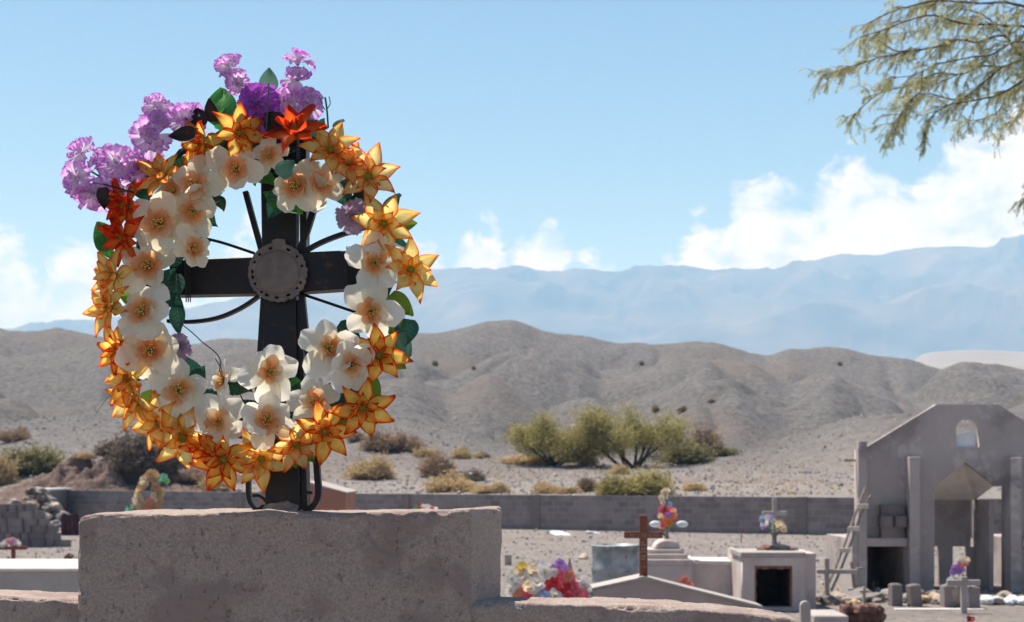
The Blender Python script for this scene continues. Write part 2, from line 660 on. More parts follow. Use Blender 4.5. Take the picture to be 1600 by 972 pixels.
def smax(a, b, k):
    h = max(0.0, min(1.0, 0.5 + 0.5 * (a - b) / k))
    return lerp(b, a, h) + k * h * (1 - h)


# ------------------------------------------------------------------ terrain
WALL_A, WALL_B, WALL_C = (P(95, 0, 61.0).xy, P(642, 0, 51.5).xy, P(1720, 0, 42.0).xy)


def wall_depth(px):
    """distance of the cemetery wall seen in pixel column px"""
    if px < 95:
        return 61.0
    for a, b, p0, p1 in ((WALL_A, WALL_B, 95, 642), (WALL_B, WALL_C, 642, 1720)):
        if px <= p1:
            k = (px - 800) / F
            # solve X = k*Y on the segment
            dx, dy = b.x - a.x, b.y - a.y
            den = dx - k * dy
            t = (k * a.y - a.x) / den
            return a.y + t * dy
    return 42.0


L4 = [(-900, 540), (-300, 520), (-100, 500), (0, 511), (55, 519), (88, 514), (130, 523), (180, 531), (260, 536), (350, 532), (450, 536), (560, 530), (640, 522), (690, 520),
      (760, 503), (800, 501), (850, 514), (900, 521), (960, 530), (1040, 538), (1080, 536), (1110, 536), (1150, 546), (1195, 556), (1240, 542), (1290, 539), (1320, 541),
      (1360, 550), (1410, 560), (1465, 574), (1500, 578), (1600, 588), (1800, 590), (2500, 560)]
L3 = [(-900, 560), (-100, 555), (0, 560), (150, 545), (300, 572), (450, 552), (640, 556), (700, 572), (780, 548), (850, 543), (900, 556), (940, 578), (1000, 572), (1060, 552), (1105, 540),
      (1160, 560), (1230, 590), (1300, 572), (1360, 594), (1430, 606), (1475, 580), (1512, 569), (1545, 570), (1600, 580), (1700, 590), (1900, 560), (2500, 560)]
L2 = [(-900, 620), (-100, 595), (0, 603), (130, 632), (200, 612), (300, 640), (450, 608), (640, 588), (700, 604), (760, 575), (850, 604), (920, 590), (980, 618), (1030, 612), (1085, 590),
      (1150, 596), (1230, 625), (1300, 600), (1370, 622), (1450, 640), (1600, 628), (1800, 640), (2500, 600)]
L1 = [(-900, 680), (0, 664), (100, 652), (200, 636), (350, 668), (500, 660), (640, 646), (720, 664), (800, 692), (900, 704), (1000, 704), (1090, 706), (1160, 694), (1250, 668), (1340, 650),
      (1600, 640), (1900, 650), (2500, 650)]
LAYERS = [(L1, 98.0, 60.0), (L2, 132.0, 92.0), (L3, 176.0, 124.0), (L4, 228.0, 168.0)]


def base_z(D, px):
    d = D - wall_depth(px)
    return interp([(0.9, 0.0), (2.4, 0.62), (6, 1.12), (12, 1.48), (22, 1.95), (34, 2.5), (50, 3.6), (80, 5.0), (200, 6.0)], d)


def ground_z(x, D, heap_on=True):
    if D < 20:
        return 0.02 * noise.noise(Vector((x * 0.5, D * 0.5, 0)))
    px = 800 + x * F / D
    z = base_z(D, px)
    amp = sm(50, 75, D)
    if D > wall_depth(px):
        for tab, Dc, D0 in LAYERS:
            wob = 10 * noise.noise(Vector((px * 0.004, Dc, 3.0)))
            dc = Dc + wob
            d0 = D0 + wob
            zc = Z(interp(tab, px), dc)
            if D < dc:
                t = sm(d0, dc, D)
                t = t ** 0.85
                zl = lerp(0.0, zc, t)
            else:
                zl = zc - (D - dc) * 0.30 - 3.2 * sm(0, 14, D - dc)
            z = smax(z, zl, max(0.02, 1.2 * sm(0, 2.5, zl))) if D < dc + 60 else max(z, zl)
        # earth heap behind the left wall
        hx, hy = x - X(225, 67), D - 67
        heap = 1.55 * math.exp(-(hx / 3.0) ** 2 - (hy / 3.0) ** 2) + 1.0 * math.exp(-((x - X(120, 66)) / 2.6) ** 2 - ((D - 66) / 2.4) ** 2)
        if heap_on and heap > 0.01:
            z += heap * (0.75 + 0.7 * noise.fractal(Vector((x * 0.9, D * 0.9, 5)), 1.0, 2.0, 4))
    if D > 45:
        rid = sm(78, 130, D) * (1 - 0.72 * math.exp(-((D - 228) / 22.0) ** 2))
        p = Vector((x * 0.036, D * 0.019, 1.7))
        w = noise.noise_vector(p * 1.3) * 0.5
        q = p + w
        b = 1 - abs(noise.noise(q)) * 2
        b2 = 1 - abs(noise.noise(q * 2.7 + Vector((7, 3, 1)))) * 2
        b3 = 1 - abs(noise.noise(q * 7.1 + Vector((2, 9, 4)))) * 2
        z -= rid * (2.3 * max(0, b) ** 2.4 + 0.95 * max(0, b2) ** 3.0 + 0.32 * max(0, b3) ** 3.0)
        z += rid * 0.4
        z += amp * (0.16 * noise.noise(Vector((x * 0.3, D * 0.3, 0))) + 0.07 * noise.noise(Vector((x, D, 0))) + 0.05 * noise.noise(Vector((x * 2.3, D * 2.3, 3))))
    else:
        z += 0.03 * noise.noise(Vector((x * 0.4, D * 0.4, 0)))
    return z


def sheet(name, tmin, tmax, nt, Ds, fn, apex, m):
    v, f = [], []
    for D in Ds:
        for i in range(nt):
            t = tmin + (tmax - tmin) * i / (nt - 1)
            x = t * (D + apex)
            v.append((x, D, fn(x, D)))
    nd = len(Ds)
    for j in range(nd - 1):
        for i in range(nt - 1):
            a = j * nt + i
            f.append((a, a + 1, a + nt + 1, a + nt))
    me = bpy.data.meshes.new(name)
    me.from_pydata(v, [], f)
    me.polygons.foreach_set('use_smooth', [True] * len(f))
    me.materials.append(m)
    o = link(name, me)
    return o


def ground_mat():
    m = mat('stony_ground', (0.41, 0.365, 0.335), (0.33, 0.29, 0.268), 0.9, (0.15, 0.125, 0.115), 6, 0.54, 0.7, c4=(0.34, 0.265, 0.225), s4=0.09, t4=0.53,
            rough=0.97, bump=0.8, bs=2.2, bd=0.5, bump2=0.6, bs2=11, spec=0.1)
    n, l = m.node_tree.nodes, m.node_tree.links
    b = n['Principled BSDF']
    src = b.inputs['Base Color'].links[0].from_socket
    g = n.new('ShaderNodeNewGeometry')
    sp = n.new('ShaderNodeSeparateXYZ')
    l.new(g.outputs['Position'], sp.inputs[0])
    # swept pale gravel of the cemetery in front, grey shale hills behind
    mr = n.new('ShaderNodeMapRange')
    mr.inputs['From Min'].default_value = 58
    mr.inputs['From Max'].default_value = 90
    l.new(sp.outputs[1], mr.inputs['Value'])
    n1 = n.new('ShaderNodeTexNoise')
    n1.inputs['Scale'].default_value = 1.6
    n1.inputs['Detail'].default_value = 12
    n1.inputs['Roughness'].default_value = 0.75
    l.new(g.outputs['Position'], n1.inputs['Vector'])
    r2 = n.new('ShaderNodeMapRange')
    r2.inputs['From Min'].default_value = 0.38
    r2.inputs['From Max'].default_value = 0.62
    l.new(n1.outputs[0], r2.inputs['Value'])
    gr = n.new('ShaderNodeMix')
    gr.data_type = 'RGBA'
    gr.inputs[6].default_value = (0.122, 0.118, 0.115, 1)
    gr.inputs[7].default_value = (0.232, 0.220, 0.212, 1)
    l.new(r2.outputs[0], gr.inputs[0])
    n3 = n.new('ShaderNodeTexNoise')
    n3.inputs['Scale'].default_value = 0.05
    n3.inputs['Detail'].default_value = 5
    l.new(g.outputs['Position'], n3.inputs['Vector'])
    r3 = n.new('ShaderNodeMapRange')
    r3.inputs['From Min'].default_value = 0.52
    r3.inputs['From Max'].default_value = 0.70
    r3.inputs['To Max'].default_value = 0.6
    l.new(n3.outputs[0], r3.inputs['Value'])
    pk = n.new('ShaderNodeMix')
    pk.data_type = 'RGBA'
    l.new(r3.outputs[0], pk.inputs[0])
    l.new(gr.outputs[2], pk.inputs[6])
    pk.inputs[7].default_value = (0.21, 0.172, 0.152, 1)
    mx = n.new('ShaderNodeMix')
    mx.data_type = 'RGBA'
    l.new(mr.outputs[0], mx.inputs[0])
    l.new(src, mx.inputs[6])
    l.new(pk.outputs[2], mx.inputs[7])
    l.new(mx.outputs[2], b.inputs['Base Color'])
    return m


def logsteps(a, b, n):
    return [a * (b / a) ** (i / (n - 1)) for i in range(n)]


Ds = [-40, -20, -8, 0, 3, 6, 9, 12, 15, 17, 19] + [20 + i * 0.75 for i in range(27)] + [41 + i * 0.35 for i in range(62)] + logsteps(62.8, 300, 300)
ground = tag(sheet('ground', -0.62, 0.62, 620, Ds, lambda x, D: ground_z(x, D, False), 14.0, ground_mat()), kind='structure')


def plain_z(x, D):
    px = 800 + x * F / D
    z = 7 + max(0, D - 300) * 0.071
    k = sm(1375, 1455, px) + 0.0
    edge = interp([(1300, 575), (1400, 562), (1440, 551), (1520, 547), (1600, 550), (2000, 545), (3500, 548)], px)
    zc = Z(edge, 2600)
    t = sm(900, 2600, D)
    z2 = lerp(z, zc + (D - 2600) * 0.066, t if D < 2600 else 1)
    z = lerp(z, max(z, z2), k)
    return z - 1.0


heap_m = mat('brown_earth', (0.20, 0.145, 0.12), (0.145, 0.105, 0.09), 1.5, (0.09, 0.065, 0.055), 5, 0.55, 0.8, rough=0.97, bump=0.8, bs=4, bd=0.2, spec=0.1)


def earth_heap():
    v, f = [], []
    x0, x1, d0, d1, n = X(225, 67) - 7.6, X(225, 67) + 6.4, 61.5, 74.0, 130
    for j in range(n):
        for i in range(n):
            x, d = lerp(x0, x1, i / (n - 1)), lerp(d0, d1, j / (n - 1))
            h = ground_z(x, d) - ground_z(x, d, False)
            rough = 0.28 * noise.fractal(Vector((x * 1.4, d * 1.4, 2)), 0.8, 2.0, 5) + 0.16 * (abs(noise.noise(Vector((x * 2.4, d * 2.4, 7)))) - 0.2)
            v.append((x, d, ground_z(x, d, False) + h + rough * min(1, h * 1.6) - 0.10 * (1 - min(1, h * 6)) - 0.02))
    for j in range(n - 1):
        for i in range(n - 1):
            a = j * n + i
            f.append((a, a + 1, a + n + 1, a + n))
    me = bpy.data.meshes.new('earth_heap')
    me.from_pydata(v, [], f)
    me.polygons.foreach_set('use_smooth', [True] * len(f))
    me.materials.append(heap_m)
    return tag(link('earth_heap', me), kind='structure')


earth_heap()
plain_m = mat('pale_sand', (0.27, 0.235, 0.205), (0.22, 0.195, 0.17), 0.01, rough=0.97, spec=0.1)
plain = tag(sheet('sand_plain', -0.85, 0.85, 240, logsteps(285, 4700, 70), plain_z, 0.0, plain_m), kind='structure')

MTN = [(-1500, 560), (-600, 540), (0, 527), (60, 522), (130, 513), (200, 505), (280, 491), (340, 484), (405, 470), (480, 455), (560, 441), (620, 434), (680, 432), (735, 428), (790, 431), (850, 429),
       (890, 434), (930, 431), (965, 436), (1040, 429), (1075, 428), (1110, 434), (1160, 433), (1205, 430), (1240, 416), (1290, 405), (1325, 398), (1350, 400), (1375, 404), (1400, 396),
       (1450, 389), (1500, 387), (1545, 388), (1570, 380), (1600, 373), (1700, 350), (1900, 380), (2300, 420), (3200, 450)]
MT2 = [(-1500, 600), (300, 590), (700, 560), (900, 545), (1000, 528), (1060, 505), (1140, 508), (1220, 490), (1300, 470), (1380, 478), (1470, 452), (1540, 460), (1620, 440), (1800, 430), (2300, 470), (3200, 500)]


def mtn_z(x, D):
    px = 800 + x * F / D
    zc = Z(interp(MTN, px), 6200)
    z2 = Z(interp(MT2, px), 5100)
    t = sm(4500, 6200, D) ** 0.9 if D < 6200 else 1 - 0.5 * sm(6200, 7600, D)
    foot = 300
    z = foot + (zc - foot) * t
    if D < 5100:
        q = sm(4350, 5100, D)
    else:
        q = 1 - 1.1 * sm(5100, 5900, D)
    z = smax(z, foot + (z2 - foot) * q, 30)
    p = Vector((x * 0.0011, D * 0.0009, 0.5))
    p = p + noise.noise_vector(p * 1.5) * 0.35
    r = 0
    a = 1.0
    for k in range(6):
        r += a * (1 - abs(noise.noise(p * (2.15 ** k) + Vector((k * 3.1, 0, 0)))) * 2.2)
        a *= 0.5
    hk = max(0, min(1, (z - foot) / 300))
    side = 1.0 - 0.80 * math.exp(-((D - 6200) / 300.0) ** 2)
    side *= 1.0 - 0.65 * math.exp(-((D - 5150) / 260.0) ** 2)
    z += (r - 1.0) * 95 * hk * side - 8
    return z


mtn_m = mat('mountain_rock', (0.15, 0.12, 0.10), (0.075, 0.065, 0.06), 0.004, rough=0.97, spec=0.1, c4=(0.16, 0.13, 0.11), s4=0.002, t4=0.56)  # rock tone variation widened to imitate sunlit and shaded sides of the folds
mtn = tag(sheet('mountains', -0.62, 0.62, 620, [4350 + i * 22 for i in range(148)], mtn_z, 0.0, mtn_m), kind='structure')

# air
hz = MB()
hz.box(-6400, 6400, -120, 8200, -3, 1180)
hm = bpy.data.materials.new('pale_air')
hm.use_nodes = True
hn, hl = hm.node_tree.nodes, hm.node_tree.links
hn.clear()
pv = hn.new('ShaderNodeVolumePrincipled')
pv.inputs['Color'].default_value = (0.27, 0.58, 1.0, 1)
pv.inputs['Absorption Color'].default_value = (1, 1, 1, 1)
pv.inputs['Density'].default_value = 0.00022
pv.inputs['Density Attribute'].default_value = ''
pv.inputs['Anisotropy'].default_value = 0.0
ho = hn.new('ShaderNodeOutputMaterial')
hl.new(pv.outputs[0], ho.inputs['Volume'])
haze = tag(hz.build('haze', hm), kind='stuff')


def on_ground(px, py, lo=51.0, hi=235.0):
    """nearest terrain point seen at photo pixel (px, py), beyond the cemetery wall"""
    k = (px - 800) / F
    D = max(lo, wall_depth(px) + 1.0)
    while D < hi:
        z = ground_z(k * D, D)
        if HZ - (z - CH) * F / D <= py:
            return Vector((k * D, D, z))
        D += 0.35
    return Vector((k * hi, hi, ground_z(k * hi, hi)))

# ------------------------------------------------------------------ foreground tomb
def rough_box(x0, x1, y0, y1, z0, z1, res, rad, amp, fx=None, seed=0.0, skip=()):
    """rounded, pitted cast block; fx(p) reshapes the finished points"""
    bm = bmesh.new()

    def grid(o, a, b, la, lb):
        na, nb = max(1, round(la / res)), max(1, round(lb / res))
        vs = [[bm.verts.new(o + a * (i / na) + b * (j / nb)) for j in range(nb + 1)] for i in range(na + 1)]
        for i in range(na):
            for j in range(nb):
                bm.faces.new((vs[i][j], vs[i + 1][j], vs[i + 1][j + 1], vs[i][j + 1]))
    lx, ly, lz = x1 - x0, y1 - y0, z1 - z0
    o = Vector((x0, y0, z0))
    ax, ay, az = Vector((lx, 0, 0)), Vector((0, ly, 0)), Vector((0, 0, lz))
    grid(o, ax, az, lx, lz)                 # front
    grid(o + ay, az, ax, lz, lx)
    grid(o, az, ay, lz, ly)                 # left
    grid(o + ax, ay, az, ly, lz)
    grid(o, ay, ax, ly, lx)
    grid(o + az, ax, ay, lx, ly)            # top
    bmesh.ops.remove_doubles(bm, verts=bm.verts, dist=res * 0.1)
    lo = Vector((x0 + rad, y0 + rad, z0 + rad))
    hi = Vector((x1 - rad, y1 - rad, z1 - rad))
    for v in bm.verts:
        p = v.co.copy()
        c = Vector((min(max(p.x, lo.x), hi.x), min(max(p.y, lo.y), hi.y), min(max(p.z, lo.z), hi.z)))
        d = p - c
        nrm = d.normalized() if d.length > 1e-9 else Vector((0, 0, 1))
        q = p * 1.0 + Vector((seed, seed * 2, 0))
        edge = sum(1 for k in range(3) if abs(d[k]) > rad * 0.4) > 1
        h = amp * (0.9 * noise.fractal(q * 28, 1.0, 2.0, 5)) + 2.4 * amp * noise.noise(q * 6) + 1.3 * amp * noise.noise(Vector((q.x * 9, q.y * 9, q.z * 26)))
        if edge:
            h += amp * 3.4 * min(0.15, noise.fractal(q * 30, 0.7, 2.0, 5)) - amp * 1.2 * max(0, noise.noise(q * 11) - 0.1) * 3
        pit = noise.noise(q * 70)
        if pit < -0.34:
            h += amp * 6.0 * (pit + 0.34)
        cr = abs(noise.noise(Vector((q.x * 5.5 + 0.5 * noise.noise(q * 16), q.z * 3.0, q.y * 2 + 4))))
        if cr < 0.012 and noise.noise(q * 4 + Vector((3, 3, 3))) > 0.05:
            h -= amp * 2.2 * (1 - cr / 0.012)
        p = c + nrm * (rad + h)
        v.co = fx(p) if fx else p
    bmesh.ops.recalc_face_normals(bm, faces=bm.faces)
    for f in bm.faces:
        f.smooth = True
    return bm


def bm_obj(name, bm, m, parent=None, loc=(0, 0, 0)):
    org = WL[parent.name] if parent is not None else Vector(loc)
    for v in bm.verts:
        v.co -= org
    me = bpy.data.meshes.new(name)
    bm.to_mesh(me)
    bm.free()
    me.materials.append(m)
    o = link(name, me, parent)
    if parent is None:
        o.location = org
    WL[o.name] = org
    return o


DB = 2.30
tomb = thing('tomb', 'rough brown concrete tomb in the foreground carrying the wreathed iron cross', 'tomb', (X(453, DB), 2.6, 0))
xs = X(735, DB)
xl, xr = X(119, DB), X(735, DB) + 0.047
zt = Z(803, DB)


def block_shape(p):
    s = (p.y - DB) / 0.20
    front = DB + max(0.0, p.x - xs) * 2.4
    y = front + s * (DB + 0.20 - front) if 0 <= s <= 1 else p.y + (front - DB if s < 0 else 0)
    z = p.z
    if z > 1.9:
        z += 0.0035 * (p.x - xl) / 0.7 + 0.004 * noise.noise(Vector((p.x * 9, p.y * 4, 2)))
        # broken corner on the left, mortar heap at the cross foot
        e = sm(0.03, 0.0, p.x - xl)
        z -= 0.006 * e * (1 + noise.noise(p * 60))
        cx = X(418, DB)
        z += 0.0025 * math.exp(-((p.x - cx) / 0.022) ** 2 - ((p.y - DB - 0.03) / 0.035) ** 2) * (1 + noise.noise(p * 50))
    return Vector((p.x, y, z))


bm = rough_box(xl, xr, DB, DB + 0.20, 1.78, zt, 0.0036, 0.0065, 0.0016, block_shape, 3.0)
bm_obj('headstone', bm, MT['concrete'], tomb)


def ledge_shape(p):
    px = 800 + p.x * F / DB
    drop = interp([(-200, 931), (0, 931), (117, 938), (300, 942), (780, 942), (840, 944), (950, 946), (1050, 950), (1130, 956), (1200, 962), (1240, 968), (1263, 976), (1300, 990)], px)
    z = p.z + (Z(drop, DB) - Z(942, DB)) * sm(1.70, 1.86, p.z)
    return Vector((p.x, p.y + 0.006, z))


bm = rough_box(X(-260, DB), X(1262, DB), DB, DB + 0.125, 1.72, Z(942, DB), 0.0042, 0.007, 0.0017, ledge_shape, 9.0)
bm_obj('ledge', bm, MT['concrete'], tomb)
b = MB()
b.box(X(-250, DB), X(1255, DB), DB + 0.02, DB + 0.9, -0.05, 1.735)
b.build('base', MT['concrete'], tomb)

# ------------------------------------------------------------------ iron cross
DC = 2.395
cross = thing('iron_cross', 'dark iron cross with a pierced round disc, standing on the rough concrete tomb', 'cross', (X(443, DC), DC, Z(800, DC)))
c = MB()
pz0, pz1 = Z(812, DC), Z(190, DC)


def px_hexa(mb, quad, y0, y1):
    """quad: four pixels bl, br, tr, tl at depth DC; thickness y0..y1"""
    w = [(X(a, DC), Z(bb, DC)) for a, bb in quad]
    mb.prism(w, y0, y1)


px_hexa(c, [(418, 812), (472, 812), (464, 430), (413, 430)], DC - 0.020, DC + 0.02)
px_hexa(c, [(413, 428), (464, 428), (468, 190), (409, 190)], DC - 0.020, DC + 0.02)
bevel(c.build('post', MT['steel'], cross), 0.0015)
c = MB()
px_hexa(c, [(270, 464), (407, 461), (407, 404), (270, 409)], DC - 0.024, DC + 0.02)
bevel(c.build('arm', MT['steel'], cross), 0.0015)
c = MB()
px_hexa(c, [(466, 459), (572, 452), (572, 393), (466, 398)], DC - 0.024, DC + 0.02)
bevel(c.build('arm', MT['steel'], cross), 0.0015)
# side flange of the post
c = MB()
px_hexa(c, [(473.5, 808), (482, 806), (473, 470), (465.5, 470)], DC - 0.012, DC + 0.03)
c.build('flange', MT['steel'], cross)
c = MB()
px_hexa(c, [(470, 395), (480, 395), (480, 200), (470, 200)], DC - 0.012, DC + 0.03)
c.build('flange', MT['steel'], cross)


def pxs(pts, D):
    return [P(a, b_, D) for a, b_ in pts]


def smooth_path(pts, n=6):
    out = []
    for i in range(len(pts) - 1):
        p0, p1, p2, p3 = pts[max(i - 1, 0)], pts[i], pts[i + 1], pts[min(i + 2, len(pts) - 1)]
        for k in range(n):
            t = k / n
            out.append(0.5 * ((2 * p1) + (p2 - p0) * t + (2 * p0 - 5 * p1 + 4 * p2 - p3) * t * t + (3 * p1 - p0 - 3 * p2 + p3) * t ** 3))
    out.append(pts[-1])
    return out


for pts, half in (([(412, 462), (407, 540), (401, 640), (392, 700), (389, 740), (389, 772), (394, 788), (404, 796), (414, 790)], 0.0034),
                  ([(472, 462), (479, 530), (487, 600), (492, 680), (496, 740), (498, 768), (494, 785), (482, 795), (470, 789), (468, 780)], 0.0050)):
    c = MB()
    c.strip(smooth_path(pxs(pts, DC - 0.006), 5), half, 0.009)
    c.build('side_strap', MT['steel'], cross)
for pts in ([(396, 775), (404, 774), (412, 778), (417, 784)], [(488, 770), (480, 770), (473, 775), (470, 782)]):
    c = MB()
    c.strip(smooth_path(pxs(pts, DC - 0.008), 4), 0.0026, 0.007)
    c.build('scroll', MT['steel'], cross)
for pts, half in (([(384, 300), (396, 345), (409, 392)], 0.0045), ([(493, 318), (482, 355), (468, 394)], 0.0048), ([(575, 354), (530, 368), (498, 381), (470, 397)], 0.0034),
                  ([(405, 463), (376, 482), (340, 497), (300, 503), (262, 502)], 0.0028)):
    c = MB()
    c.strip(smooth_path(pxs(pts, DC - 0.004), 5), half, 0.008)
    c.build('scroll_bar', MT['steel'], cross)
for pts in ([(322, 373), (350, 380), (398, 396)], [(470, 459), (500, 469), (556, 488)]):
    c = MB()
    c.tube(smooth_path(pxs(pts, DC - 0.004), 5), 0.0026, 6)
    c.build('rod', MT['steel'], cross)
# pierced disc
dc = P(434, 426, DC - 0.036)
c = MB()
nseg, radii = 120, [0.0355, 0.0395, 0.0437, 0.048]
random.seed(3)
hole = set()
for k in (4, 12, 20, 34, 44, 51, 58, 62, 68, 76, 80, 88, 97, 106, 111):
    for q in range(random.choice((2, 3))):
        hole.add((k + q) % nseg)
ring_v = []
for side in (0, 1):
    for ri, r in enumerate(radii):
        for k in range(nseg):
            a = 2 * math.pi * k / nseg
            rr = r
            if ri == 3:
                rr = r + 0.0014 * abs(math.sin(a * 13)) + 0.0018 * noise.noise(Vector((a * 6, 0, 0))) + (0.0065 if 1.35 < a < 1.75 else 0)
            c.v.append(dc + Vector((rr * math.cos(a), 0.003 * (1 - 2 * side) + 0.0016 * noise.noise(Vector((a * 4, r * 90, side))), rr * math.sin(a))))
idx = lambda s_, ri, k: (s_ * 4 + ri) * nseg + k % nseg
for ri in range(3):
    for k in range(nseg):
        if ri == 1 and k in hole:
            for (a, b_) in (((0, 1, k), (0, 1, k + 1)), ((0, 2, k), (0, 2, k + 1))):
                c.f.append((idx(*a), idx(*b_), idx(1, b_[1], b_[2]), idx(1, a[1], a[2])))
                c.mi.append(0)
            for kk, nb in ((k, k - 1), (k + 1, k + 1)):
                if nb % nseg not in hole:
                    c.f.append((idx(0, 1, kk), idx(0, 2, kk), idx(1, 2, kk), idx(1, 1, kk)))
                    c.mi.append(0)
            continue
        c.f.append((idx(0, ri, k), idx(0, ri, k + 1), idx(0, ri + 1, k + 1), idx(0, ri + 1, k)))
        c.f.append((idx(1, ri, k), idx(1, ri + 1, k), idx(1, ri + 1, k + 1), idx(1, ri, k + 1)))
        c.mi += [0, 0]
for k in range(nseg):
    c.f.append((idx(0, 3, k), idx(0, 3, k + 1), idx(1, 3, k + 1), idx(1, 3, k)))
    c.mi.append(0)
disc = c.build('disc', MT['disc'], cross)
c = MB()
prof = [(0.0, -0.0062), (0.012, -0.006), (0.024, -0.0056), (0.033, -0.005), (0.0362, -0.0042), (0.0374, -0.0015)]
for i, (r, y) in enumerate(prof):
    for k in range(48):
        a = 2 * math.pi * k / 48
        c.v.append(dc + Vector((r * math.cos(a), y + 0.001 * noise.noise(Vector((r * 60 * math.cos(a), r * 60 * math.sin(a), 0))), r * math.sin(a))))
for i in range(len(prof) - 1):
    for k in range(48):
        c.f.append((i * 48 + k, i * 48 + (k + 1) % 48, (i + 1) * 48 + (k + 1) % 48, (i + 1) * 48 + k))
        c.mi.append(0)
cap = c.mesh('cap', MT['disc'], True, WL[disc.name], True)
o = link('cap', cap, disc)
WL[o.name] = WL[disc.name]
# boss behind disc joins arms
c = MB()
c.box(dc.x - 0.034, dc.x + 0.034, DC - 0.0335, DC + 0.01, dc.z - 0.034, dc.z + 0.034)
c.build('hub', MT['steel'], cross)
# mortar at the foot
bm = bmesh.new()
bmesh.ops.create_icosphere(bm, subdivisions=4, radius=1)
for v in bm.verts:
    h = 1 + 0.35 * noise.fractal(v.co * 2.5 + Vector((4, 1, 2)), 1.0, 2.0, 4)
    v.co = Vector((v.co.x * 0.034, v.co.y * 0.02, v.co.z * 0.016)) * h + P(440, 801, DC - 0.022)
for f in bm.faces:
    f.smooth = True
bm_obj('mortar_foot', bm, MT['mortar_blob'], cross)

# ------------------------------------------------------------------ silk flower wreath
DW = 2.30
wreath = thing('flower_wreath', 'large oval silk flower wreath of cream, orange and violet flowers hung on the iron cross', 'wreath', P(415, 430, DW))
WC = WL[wreath.name]

YEL = [(0.0, (0.66, 0.55, 0.10)), (0.26, (0.97, 0.76, 0.30)), (0.58, (0.97, 0.61, 0.14)), (0.84, (0.94, 0.30, 0.05)), (1.0, (0.72, 0.09, 0.02))]
ORA = [(0.0, (0.72, 0.45, 0.06)), (0.26, (0.97, 0.65, 0.16)), (0.56, (0.97, 0.46, 0.06)), (0.80, (0.74, 0.08, 0.012)), (1.0, (0.60, 0.035, 0.012))]
PEA = [(0.0, (0.60, 0.55, 0.14)), (0.26, (0.95, 0.72, 0.34)), (0.58, (0.95, 0.56, 0.20)), (0.82, (0.76, 0.20, 0.05)), (1.0, (0.66, 0.08, 0.03))]
RED = [(0.0, (0.80, 0.30, 0.05)), (0.3, (0.80, 0.15, 0.025)), (0.6, (0.74, 0.075, 0.015)), (1.0, (0.58, 0.03, 0.012))]
PM = {'y': petal_mat('orange_yellow_petal', YEL, 'e', 0.74, 0.12, 0.25), 'o': petal_mat('orange_petal', ORA, 'e', 0.74, 0.12, 0.25),
      'p': petal_mat('peach_orange_petal', PEA, 'e', 0.74, 0.1, 0.25), 'r': petal_mat('red_orange_petal', RED, 'e', 0.74, 0.12, 0.3),
      'w': petal_mat('white_petal', [(0, (0.84, 0.55, 0.26)), (0.18, (0.86, 0.78, 0.56)), (0.42, (0.87, 0.82, 0.66)), (1, (0.87, 0.85, 0.79))], 'v', 0.52, 0.06, 0.25),
      'c': petal_mat('cream_petal', [(0, (0.84, 0.45, 0.16)), (0.25, (0.86, 0.68, 0.40)), (0.6, (0.86, 0.77, 0.58)), (1, (0.88, 0.82, 0.66))], 'v', 0.55, 0.06, 0.25),
      'k': petal_mat('corona_petal', [(0, (0.80, 0.20, 0.03)), (0.5, (0.85, 0.38, 0.14)), (0.85, (0.87, 0.52, 0.28)), (1, (0.87, 0.68, 0.48))], 'v', 0.48, 0.06, 0.25),
      'kw': petal_mat('pale_corona_petal', [(0, (0.84, 0.34, 0.06)), (0.4, (0.86, 0.52, 0.24)), (0.8, (0.87, 0.70, 0.52)), (1, (0.87, 0.82, 0.72))], 'v', 0.48, 0.06, 0.25),
      'v': petal_mat('violet_petal', [(0, (0.90, 0.87, 0.90)), (0.5, (0.89, 0.80, 0.90)), (0.80, (0.84, 0.58, 0.86)), (0.94, (0.74, 0.30, 0.77)), (1, (0.64, 0.18, 0.68))], 'v', 0.52, 0.1, 0.55),
      'vd': petal_mat('deep_violet_petal', [(0, (0.78, 0.62, 0.83)), (0.4, (0.66, 0.32, 0.74)), (0.8, (0.52, 0.15, 0.62)), (1, (0.42, 0.07, 0.54))], 'v', 0.42, 0.1, 0.5),
      'm': petal_mat('faded_mauve_petal', [(0, (0.62, 0.52, 0.62)), (0.6, (0.58, 0.46, 0.58)), (1, (0.46, 0.32, 0.48))], 'v', 0.35, 0.1, 0.4)}
GRN = {'g': petal_mat('bright_green_leaf', [(0, (0.05, 0.22, 0.04)), (0.7, (0.06, 0.30, 0.06)), (1, (0.04, 0.2, 0.04))], 'e', 0.35, 0.25, 0.5, 0.4, veins=0.30),
       'd': petal_mat('dark_green_leaf', [(0, (0.02, 0.075, 0.035)), (1, (0.018, 0.055, 0.03))], 'e', 0.2, 0.3, 0.3, 0.45, veins=0.30),
       't': petal_mat('teal_leaf', [(0, (0.03, 0.15, 0.11)), (1, (0.025, 0.11, 0.09))], 'e', 0.25, 0.25, 0.4, 0.5, veins=0.30),
       'l': petal_mat('lime_leaf', [(0, (0.16, 0.30, 0.03)), (0.7, (0.20, 0.33, 0.035)), (1, (0.13, 0.24, 0.02))], 'e', 0.35, 0.2, 0.4, 0.45, veins=0.30),
       'b': petal_mat('dark_brown_leaf', [(0, (0.035, 0.025, 0.02)), (1, (0.025, 0.016, 0.014))], 'e', 0.1, 0.3, 0.3, 0.5),
       's': petal_mat('sage_leaf', [(0, (0.14, 0.30, 0.20)), (1, (0.10, 0.24, 0.17))], 'e', 0.3, 0.2, 0.4, 0.5, veins=0.30)}


